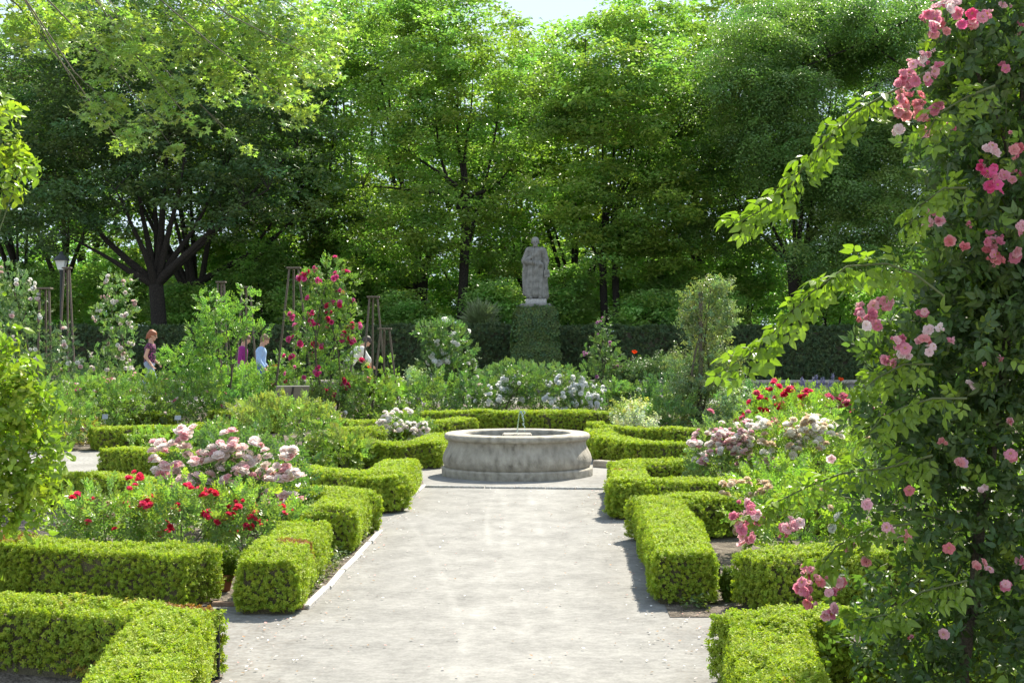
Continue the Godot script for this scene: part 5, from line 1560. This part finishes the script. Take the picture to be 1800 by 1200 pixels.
# ------------------------------------------------------------------ people
func person(label: String, where: Vector3, turn: float, joints: Dictionary, wear: Dictionary, size := 1.0) -> Node3D:
	var t := thing("person", label, "person", where)
	t.rotation.y = turn
	t.scale = Vector3.ONE * size
	var J := joints
	var skin := [[J.hip, J.waist, .13, .115], [J.waist, J.chest, .115, .135], [J.chest, J.neck, .10, .05], [J.neck, J.head + (J.head - J.neck) * .1, .05, .05]]
	var top := [[J.hip + (J.waist - J.hip) * .2, J.waist, .138, .125], [J.waist, J.chest, .125, .148]]
	var legs := [[J.hip, J.hip + (J.waist - J.hip) * .25, .138, .128]]
	for s in ["a", "b"]:
		var sg := 1.0 if s == "a" else -1.0
		var side: Vector3 = Vector3(0, 0, sg)
		var sh: Vector3 = J.chest + (J.neck - J.chest) * .55 + side * .165
		skin.append([J.chest + (J.neck - J.chest) * .4, sh, .08, .062])
		skin.append([sh, J["el_" + s], .05, .04]); skin.append([J["el_" + s], J["wr_" + s], .04, .028])
		top.append([J.chest + (J.neck - J.chest) * .35, sh, .09, .07])
		top.append([sh, sh.lerp(J["el_" + s], wear.sleeve), .068, .062])
		if wear.sleeve >= 1.0: top.append([J["el_" + s], J["el_" + s].lerp(J["wr_" + s], wear.get("forearm", .9)), .056, .045])
		var hp: Vector3 = J.hip + side * .085 + Vector3.DOWN * .03
		skin.append([hp, J["kn_" + s], .085, .055]); skin.append([J["kn_" + s], J["an_" + s], .055, .036]); skin.append([J["an_" + s], J["an_" + s] + Vector3(.14, -.045, 0), .036, .03])
		legs.append([hp, J["kn_" + s], .098, .068]); legs.append([J["kn_" + s], J["an_" + s] + Vector3.UP * .03, .068, .055])
	part(t, "body", body_mesh(skin, .04, .016), wear.skin)
	part(t, "top", body_mesh(top, .05, .016, .002), wear.top)
	part(t, "trousers", body_mesh(legs, .04, .016, .002), wear.legs)
	var hd: Vector3 = (J.head - J.neck).normalized()
	var look: Vector3 = J.get("look", Vector3.RIGHT)
	var hx := hd.cross(look).normalized()
	var hb := Basis(hx, hd, hx.cross(hd))
	var head := part(t, "head", S.head, wear.skin, Transform3D(hb, J.neck + hd * .07))
	var hair := [[Vector3(0, .175, -.035), Vector3(0, .17, .01), .10, .088], [Vector3(0, .12, -.06), Vector3(0, .06, -.06), .075, .05], [Vector3(-.07, .15, -.01), Vector3(-.075, .09, -.02), .035, .02], [Vector3(.07, .15, -.01), Vector3(.075, .09, -.02), .035, .02]]
	if wear.get("tail", false): hair += [[Vector3(0, .13, -.12), Vector3(0, .02, -.14), .04, .02]]
	part(t, "hair", body_mesh(hair, .03, .012), wear.hair, Transform3D(hb, J.neck + hd * .07))
	if wear.get("glasses", false):
		var b := B.new()
		for sx in [-1, 1]:
			b.cbox(Vector3(sx * .034, .128, .098), Vector3(.05, .034, .012), .004)
			b.cbox(Vector3(sx * .075, .135, .04), Vector3(.006, .012, .10), .002)
		part(t, "sunglasses", b.mesh(), M.black, Transform3D(hb, J.neck + hd * .07))
	for s in ["a", "b"]:
		var dir: Vector3 = (J["wr_" + s] - J["el_" + s]).normalized()
		var x := dir.cross(Vector3(0, 0, 1)).normalized()
		part(t, "hand", S.hand, wear.skin, Transform3D(Basis(x.cross(dir).normalized() * (-1.0 if s == "a" else 1.0), dir, x * (-1.0 if s == "a" else 1.0)), J["wr_" + s]))
		var b := B.new()
		var an: Vector3 = J["an_" + s]
		part(t, "shoe", body_mesh([[an + Vector3(-.03, -.03, 0), an + Vector3(.08, -.045, 0), .045, .042], [an + Vector3(.08, -.045, 0), an + Vector3(.17, -.055, 0), .042, .032]], .03, .014), wear.shoe)
	return t
func people() -> void:
	var skin := plain(Color(.52, .30, .20), .6)
	var d := 36.0
	var walk := {"hip": Vector3(0, .92, 0), "waist": Vector3(.01, 1.06, 0), "chest": Vector3(.02, 1.27, 0), "neck": Vector3(.04, 1.43, 0), "head": Vector3(.07, 1.56, 0),
		"el_a": Vector3(-.04, 1.09, .22), "wr_a": Vector3(.11, .88, .22), "el_b": Vector3(-.02, 1.08, -.21), "wr_b": Vector3(.16, .93, -.2),
		"kn_a": Vector3(.16, .50, .08), "an_a": Vector3(.30, .10, .08), "kn_b": Vector3(-.08, .49, -.08), "an_b": Vector3(-.34, .16, -.08)}
	person("person walking in black and pink sleeveless top, jeans and sunglasses", Vector3((262 - CX) / F * d, .3, -d), 0.0, walk, {"skin": skin, "top": rough_mat(noise_tex(256, .04, [[.45, lin(.02, .02, .022)], [.6, lin(.06, .05, .06)], [.68, lin(.55, .08, .30)], [.8, lin(.5, .1, .3)]], 61), 2.2, .9), "legs": plain(Color(.24, .30, .38), .9), "hair": plain(Color(.26, .08, .03), .6), "shoe": plain(Color(.1, .08, .07), .7), "sleeve": .12, "tail": true, "glasses": true})
	var stroll := walk.duplicate()
	stroll.kn_a = Vector3(.10, .50, .08); stroll.an_a = Vector3(.14, .09, .08); stroll.kn_b = Vector3(-.02, .5, -.08); stroll.an_b = Vector3(-.16, .12, -.08)
	stroll.head = Vector3(.10, 1.55, 0); stroll.look = Vector3(1, -.3, 0)
	person("person in purple top strolling behind the young bright tree", Vector3((424 - CX) / F * d, .27, -d), 0.1, stroll, {"skin": skin, "top": plain(Color(.26, .02, .18), .9), "legs": plain(Color(.30, .29, .27), .9), "hair": plain(Color(.14, .08, .05), .6), "shoe": plain(Color(.1, .08, .07), .7), "sleeve": 1.0}, .97)
	person("person in light blue shirt and jeans beside slanting tripod leg", Vector3((457 - CX) / F * (d - .5), .27, -d + .5), 0.15, stroll, {"skin": skin, "top": plain(Color(.30, .44, .66), .9), "legs": plain(Color(.08, .14, .28), .9), "hair": plain(Color(.20, .13, .07), .6), "shoe": plain(Color(.1, .08, .07), .7), "sleeve": 1.0}, .96)
	var bend := {"hip": Vector3(-.16, .90, 0), "waist": Vector3(-.06, 1.03, 0), "chest": Vector3(.10, 1.20, 0), "neck": Vector3(.20, 1.34, 0), "head": Vector3(.30, 1.42, 0), "look": Vector3(1, -1.2, 0),
		"el_a": Vector3(.30, 1.02, .22), "wr_a": Vector3(.42, .86, .16), "el_b": Vector3(.28, 1.0, -.2), "wr_b": Vector3(.44, .88, -.1),
		"kn_a": Vector3(-.04, .5, .09), "an_a": Vector3(-.1, .08, .09), "kn_b": Vector3(-.1, .5, -.09), "an_b": Vector3(-.24, .08, -.09)}
	person("person in white shirt bending forward behind the magenta climber", Vector3((622 - CX) / F * d, .3, -d), .5, bend, {"skin": skin, "top": plain(Color(.66, .65, .58), .9), "legs": plain(Color(.14, .13, .11), .9), "hair": plain(Color(.04, .03, .025), .6), "shoe": plain(Color(.06, .05, .04), .7), "sleeve": 1.0, "forearm": .35})

# ------------------------------------------------------------------ the climbing rose in front
func near_rose() -> void:
	var d := 6.2
	var root := foot(1700, d + .1)
	var t := thing("climbing_rose", "tall climbing rose with pink and white open blooms and arching canes", "climbing rose", root)
	var deep := Color(.11, .175, .06)
	var fresh := Color(.26, .37, .06)
	# body of the bush: lobes [px, py, rx px, ry px, leaves, fresh share]
	var lobes := [[1760, 60, 120, 110, 170], [1690, 110, 70, 80, 80], [1780, 240, 130, 130, 230], [1680, 250, 70, 70, 60], [1790, 420, 130, 130, 250], [1690, 440, 70, 90, 90], [1780, 600, 160, 130, 300], [1650, 560, 90, 80, 110], [1580, 620, 70, 70, 70], [1790, 780, 170, 130, 290], [1640, 760, 110, 80, 150], [1545, 720, 40, 45, 24],
		[1720, 900, 150, 110, 170], [1580, 870, 90, 80, 80], [1470, 870, 60, 35, 16], [1790, 1000, 150, 120, 210], [1660, 1030, 120, 100, 110], [1530, 1070, 60, 70, 36], [1720, 1150, 170, 90, 190], [1560, 1160, 110, 60, 80], [1900, 300, 130, 400, 260], [1920, 900, 130, 400, 240], [1840, -120, 160, 120, 140]]
	var xf: Array[Transform3D] = []
	var cols := PackedColorArray()
	var hubs := []
	for q in lobes:
		var c := at(q[0], q[1], d + rr(-.1, .25)) - root
		var r := Vector3(q[2], q[3], 0) / F * d
		r.z = .42
		hubs.append(c)
		for k in int(q[4] * (2.4 if q[1] < 780 or q[0] > 1850 else 1.4)):
			var w := rdir()
			var p := c + w * r * pow(rng.randf(), .4)
			xf.append(Transform3D(aim((w * .5 + rdir() * .9 + Vector3.UP * .15).normalized(), rr(.6, 1.0)), p))
			cols.append(vary(fresh if rng.randf() < .14 else deep, .28, .12))
	foliage(t, "near", 3, M.near_leaf, xf, cols)
	# old trunk and main canes
	var b := B.new()
	b.tube([Vector3(0, -.06, 0), at(1690, 1180, d) - root, at(1715, 1040, d) - root, at(1722, 930, d) - root, at(1760, 700, d) - root, at(1790, 400, d) - root, at(1800, 80, d) - root], [.035, .032, .028, .024, .019, .014, .008], 8)
	part(t, "trunk", b.mesh(), M.old_cane)
	b = B.new()
	b.tube([Vector3(.25, -.06, .1), at(1840, 1000, d) - root, at(1820, 600, d) - root, at(1770, 250, d) - root, at(1690, 60, d) - root], [.024, .022, .018, .012, .006], 7)
	part(t, "trunk", b.mesh(), M.old_cane)
	var main := [at(1722, 930, d) - root, at(1760, 700, d) - root, at(1790, 400, d) - root]
	for h in hubs:
		var best: Vector3 = main[0]
		for m in main:
			if m.distance_to(h) < best.distance_to(h): best = m
		stems(t, best, [h], .006, M.cane)
	# arching canes with single leaves that can be told apart
	var canes := [
		[[1640, 120], [1570, 160], [1505, 195], [1445, 255], [1380, 335], [1335, 372], [1295, 392]],
		[[1660, 520], [1610, 482], [1560, 463], [1490, 468], [1425, 515], [1370, 575], [1320, 622], [1275, 648]],
		[[1700, 700], [1640, 700], [1590, 715], [1550, 735], [1520, 770]],
		[[1640, 800], [1560, 822], [1480, 832], [1420, 855], [1350, 890], [1318, 905]],
		[[1600, 920], [1530, 930], [1470, 960], [1440, 1000]],
		[[1700, 330], [1660, 330], [1620, 360], [1600, 395]],
		[[1640, 640], [1590, 640], [1540, 665], [1515, 690]],
		[[1700, 1020], [1620, 1040], [1560, 1080], [1500, 1090]],
		[[1750, 150], [1700, 170], [1650, 200], [1630, 235]],
	]
	var used := 0
	var mx: Array[Transform3D] = []
	var mc := PackedColorArray()
	for ci in canes.size():
		var pts := []
		var rs := []
		var dd := d - .4 - ci % 3 * .08
		for q in canes[ci]:
			pts.append(at(q[0], q[1], dd) - root); rs.append(lerpf(.006, .0022, float(pts.size()) / canes[ci].size()))
		b = B.new()
		b.tube(pts, rs, 6)
		part(t, "cane", b.mesh(), M.cane)
		var run := 0.0
		for i in range(0 if ci > 1 else 1, pts.size() - 1):
			var l: float = pts[i].distance_to(pts[i + 1])
			var cnt := int(l / .017)
			for k in cnt:
				var o: Vector3 = pts[i].lerp(pts[i + 1], (k + rr(0, .6)) / cnt)
				var along: Vector3 = (pts[i + 1] - pts[i]).normalized()
				var sd := 1.0 if k % 2 else -1.0
				var out := (along * .35 + along.cross(Vector3.BACK) * sd * .6 + Vector3.DOWN * rr(.0, .75) + Vector3.BACK * rr(-.5, .5)).normalized()
				# pinnate leaf, its upper face turned up and to the light
				var y := out
				var z := (Vector3.UP + Vector3.FORWARD * .3 + rdir() * .45)
				var x := y.cross(z).normalized()
				z = x.cross(y)
				var s := rr(.8, 1.2) * (1.0 if ci < 2 else .85)
				if used < 300:
					part(t, "leaf", S["near_%d" % (rng.randi() % 3)], M["fresh_%d" % (rng.randi() % 3)], Transform3D(Basis(x * s, y * s, z * s), o))
				else:
					mx.append(Transform3D(Basis(x * s, y * s, z * s), o)); mc.append(vary(fresh, .25, .12))
				used += 1
	foliage(t, "near", 3, M.near_leaf, mx, mc)
	# blooms: [px, py, count, spread, size, deep pink share, buds]
	var mats := [[flower_mat(Color(.72, .26, .36)), flower_mat(Color(.78, .36, .44)), flower_mat(Color(.82, .50, .54))], [flower_mat(Color(.76, .16, .36)), flower_mat(Color(.74, .11, .27))], [flower_mat(Color(.86, .68, .68)), flower_mat(Color(.88, .76, .74))], [flower_mat(Color(.74, .26, .28)), flower_mat(Color(.78, .38, .38))]]
	var sta := plain(Color(.55, .40, .06), .8)
	var blooms := 0
	var fx := []
	var fc := []
	for v in 5:
		var e: Array[Transform3D] = []
		fx.append(e); fc.append(PackedColorArray())
	var groups := [[1640, 18, 6, 22, 0], [1670, 20, 5, 18, 2], [1700, 30, 4, 14, 1], [1655, 50, 3, 14, 3], [1636, 48, 2, 8, 2], [1735, 30, 2, 8, 0], [1708, 42, 2, 8, 3], [1768, 8, 1, 6, 0], [1792, 50, 2, 8, 0], [1632, 95, 4, 12, 2], [1610, 125, 9, 22, 0], [1645, 125, 4, 14, 0], [1590, 150, 3, 10, 0], [1600, 180, 9, 24, 3], [1625, 195, 5, 16, 3], [1575, 185, 3, 12, 3], [1650, 190, 2, 6, 0], [1578, 225, 2, 8, 2], [1638, 225, 3, 12, 3], [1671, 228, 2, 6, 0], [1766, 118, 1, 3, 0], [1783, 232, 1, 4, 3],
		[1740, 265, 3, 12, 2], [1735, 300, 5, 14, 1], [1752, 320, 5, 14, 1], [1748, 335, 3, 10, 1], [1785, 270, 4, 12, 3], [1785, 310, 3, 8, 0], [1645, 378, 6, 15, 0], [1705, 395, 2, 5, 3], [1745, 430, 5, 16, 0], [1748, 455, 6, 14, 3], [1785, 445, 3, 10, 0], [1795, 402, 2, 6, 0], [1672, 425, 2, 5, 3], [1692, 440, 1, 4, 3],
		[1520, 550, 4, 12, 0], [1545, 545, 7, 16, 0], [1555, 535, 3, 10, 0], [1530, 572, 3, 9, 2], [1545, 572, 2, 6, 0], [1510, 562, 2, 6, 3], [1583, 605, 3, 12, 0], [1626, 600, 4, 12, 3], [1632, 577, 1, 4, 2], [1652, 580, 1, 4, 2], [1640, 612, 2, 7, 2], [1562, 630, 3, 10, 0], [1575, 625, 2, 7, 0], [1620, 550, 2, 6, 0], [1674, 602, 2, 5, 0], [1755, 632, 1, 3, 0], [1733, 637, 1, 3, 2], [1708, 680, 1, 4, 2], [1590, 620, 2, 8, 2],
		[1310, 895, 5, 13, 0], [1300, 920, 5, 12, 0], [1322, 915, 5, 14, 0], [1312, 945, 4, 10, 0], [1332, 908, 2, 6, 2], [1385, 925, 3, 9, 0], [1402, 918, 2, 5, 2], [1378, 945, 2, 6, 3], [1420, 1005, 5, 10, 0], [1415, 1035, 6, 12, 0], [1430, 1060, 4, 9, 3], [1460, 1072, 3, 8, 0], [1445, 1020, 3, 8, 3], [1475, 1030, 3, 8, 3], [1465, 1045, 3, 8, 0], [1495, 965, 2, 8, 0], [1525, 985, 2, 5, 3], [1505, 1120, 1, 3, 2], [1600, 1125, 1, 4, 3], [1660, 1115, 1, 3, 0], [1670, 962, 1, 3, 3], [1722, 995, 3, 8, 3], [1740, 1000, 1, 4, 0], [1765, 1030, 1, 3, 0], [1795, 990, 3, 8, 0], [1782, 800, 2, 5, 3], [1775, 742, 1, 3, 3], [1660, 780, 1, 3, 3], [1525, 890, 2, 4, 0], [1600, 860, 1, 3, 3], [1560, 930, 2, 5, 0], [1460, 803, 1, 4, 2], [1726, 862, 2, 6, 2], [1690, 815, 1, 3, 3], [1590, 940, 2, 6, 3]]
	for g in groups:
		var dd: float = d - rr(.3, .6)
		var ctr := at(g[0], g[1], dd) - root
		for k in int(g[2] * 1.5 + .5):
			var sp: float = g[3]
			var p := at(g[0] + rr(-sp, sp), g[1] + rr(-sp, sp), dd + rr(-.05, .05)) - root
			var set: Array = mats[g[4]] if rng.randf() < .8 else mats[0]
			var dir := (Vector3(rr(-.8, .8), rr(-.3, .9), rr(.3, 1.1)) + (p - ctr) * 8.0).normalized()
			if rng.randf() < .16 or (g[4] == 3 and rng.randf() < .3):
				part(t, "bud", S.bud, set[rng.randi() % set.size()], Transform3D(aim(dir, rr(.9, 1.3)), p))
			else:
				var v := rng.randi() % 5
				if blooms >= 300:
					fx[v].append(Transform3D(aim(dir, rr(.6, .92)), p)); fc[v].append(vary(Color(.8, .42, .48), .15, .1))
					continue
				blooms += 1
				var fl := part(t, "flower", S["bloom_%d" % v], set[rng.randi() % set.size()], Transform3D(aim(dir, rr(.5, .85)), p))
				part(fl, "stamens", S["stamens_%d" % v], sta)
			if k % 2 == 0:
				stems(t, p - dir * .004, [ctr - Vector3(0, .05, .06)], .0014, M.cane, "flower_stalk")
	for v in 5:
		if fx[v].size(): scatter(t, "more_flowers", S["bloom_%d" % v], flower_mat(Color.WHITE), fx[v], fc[v])

# the yellow-green leafy shrub that reaches in from the other side
func near_shrub() -> void:
	var d := 8.3
	var root := foot(-420, d)
	var t := thing("leafy_shrub", "tall shrub with broad yellow-green leaves beside the crimson roses", "shrub", root)
	var lobes := [[5, 650, 35, 45, 45], [25, 700, 45, 50, 65], [60, 740, 36, 40, 40], [10, 780, 60, 55, 90], [65, 800, 36, 45, 45], [80, 850, 26, 35, 24], [20, 860, 55, 50, 70], [55, 895, 35, 35, 30], [0, 920, 36, 25, 26], [-60, 760, 90, 150, 200], [-90, 950, 90, 150, 150],
		[8, 200, 14, 18, 12], [10, 250, 18, 18, 14], [24, 285, 24, 20, 20], [34, 300, 16, 16, 10], [10, 335, 14, 14, 8], [2, 365, 12, 10, 6], [-60, 260, 50, 100, 60], [-80, 500, 70, 160, 120], [8, 610, 14, 16, 8]]
	var xf: Array[Transform3D] = []
	var cols := PackedColorArray()
	var tips := []
	for q in lobes:
		var c := at(q[0], q[1], d + rr(-.12, .12)) - root
		var r := Vector3(q[2], q[3], 0) / F * d
		r.z = maxf(r.x, .12) * .9
		tips.append(c)
		for k in int(q[4] * 1.0):
			var w := rdir()
			xf.append(Transform3D(aim((w * .6 + rdir() * .6 + Vector3.UP * .3).normalized(), rr(.7, 1.1)), c + w * r * pow(rng.randf(), .45)))
			cols.append(vary(Color(.37, .47, .07), .28, .16))
	foliage(t, "broad", 3, M.near_leaf, xf, cols)
	stems(t, Vector3(0, -.04, 0), tips, .009, M.cane, "cane", .12)
	# single leaves at the rim of the shrub
	for q in [[105, 745, 9], [100, 800, 9], [105, 835, 8], [80, 690, 10], [45, 640, 10], [90, 880, 8], [85, 770, 10], [105, 780, 8], [65, 930, 8], [46, 290, 8], [42, 305, 6], [20, 590, 6], [10, 210, 5]]:
		for k in q[2] + 6:
			var p: Vector3 = at(q[0] + rr(-22, 22), q[1] + rr(-25, 25), d - .1 + rr(-.1, .1)) - root
			part(t, "leaf", S.single_leaf, M["fresh_%d" % (rng.randi() % 3)], Transform3D(aim((Vector3(rr(-1, 1), rr(-.8, .6), rr(-.6, .6))).normalized(), rr(.8, 1.3)), p))
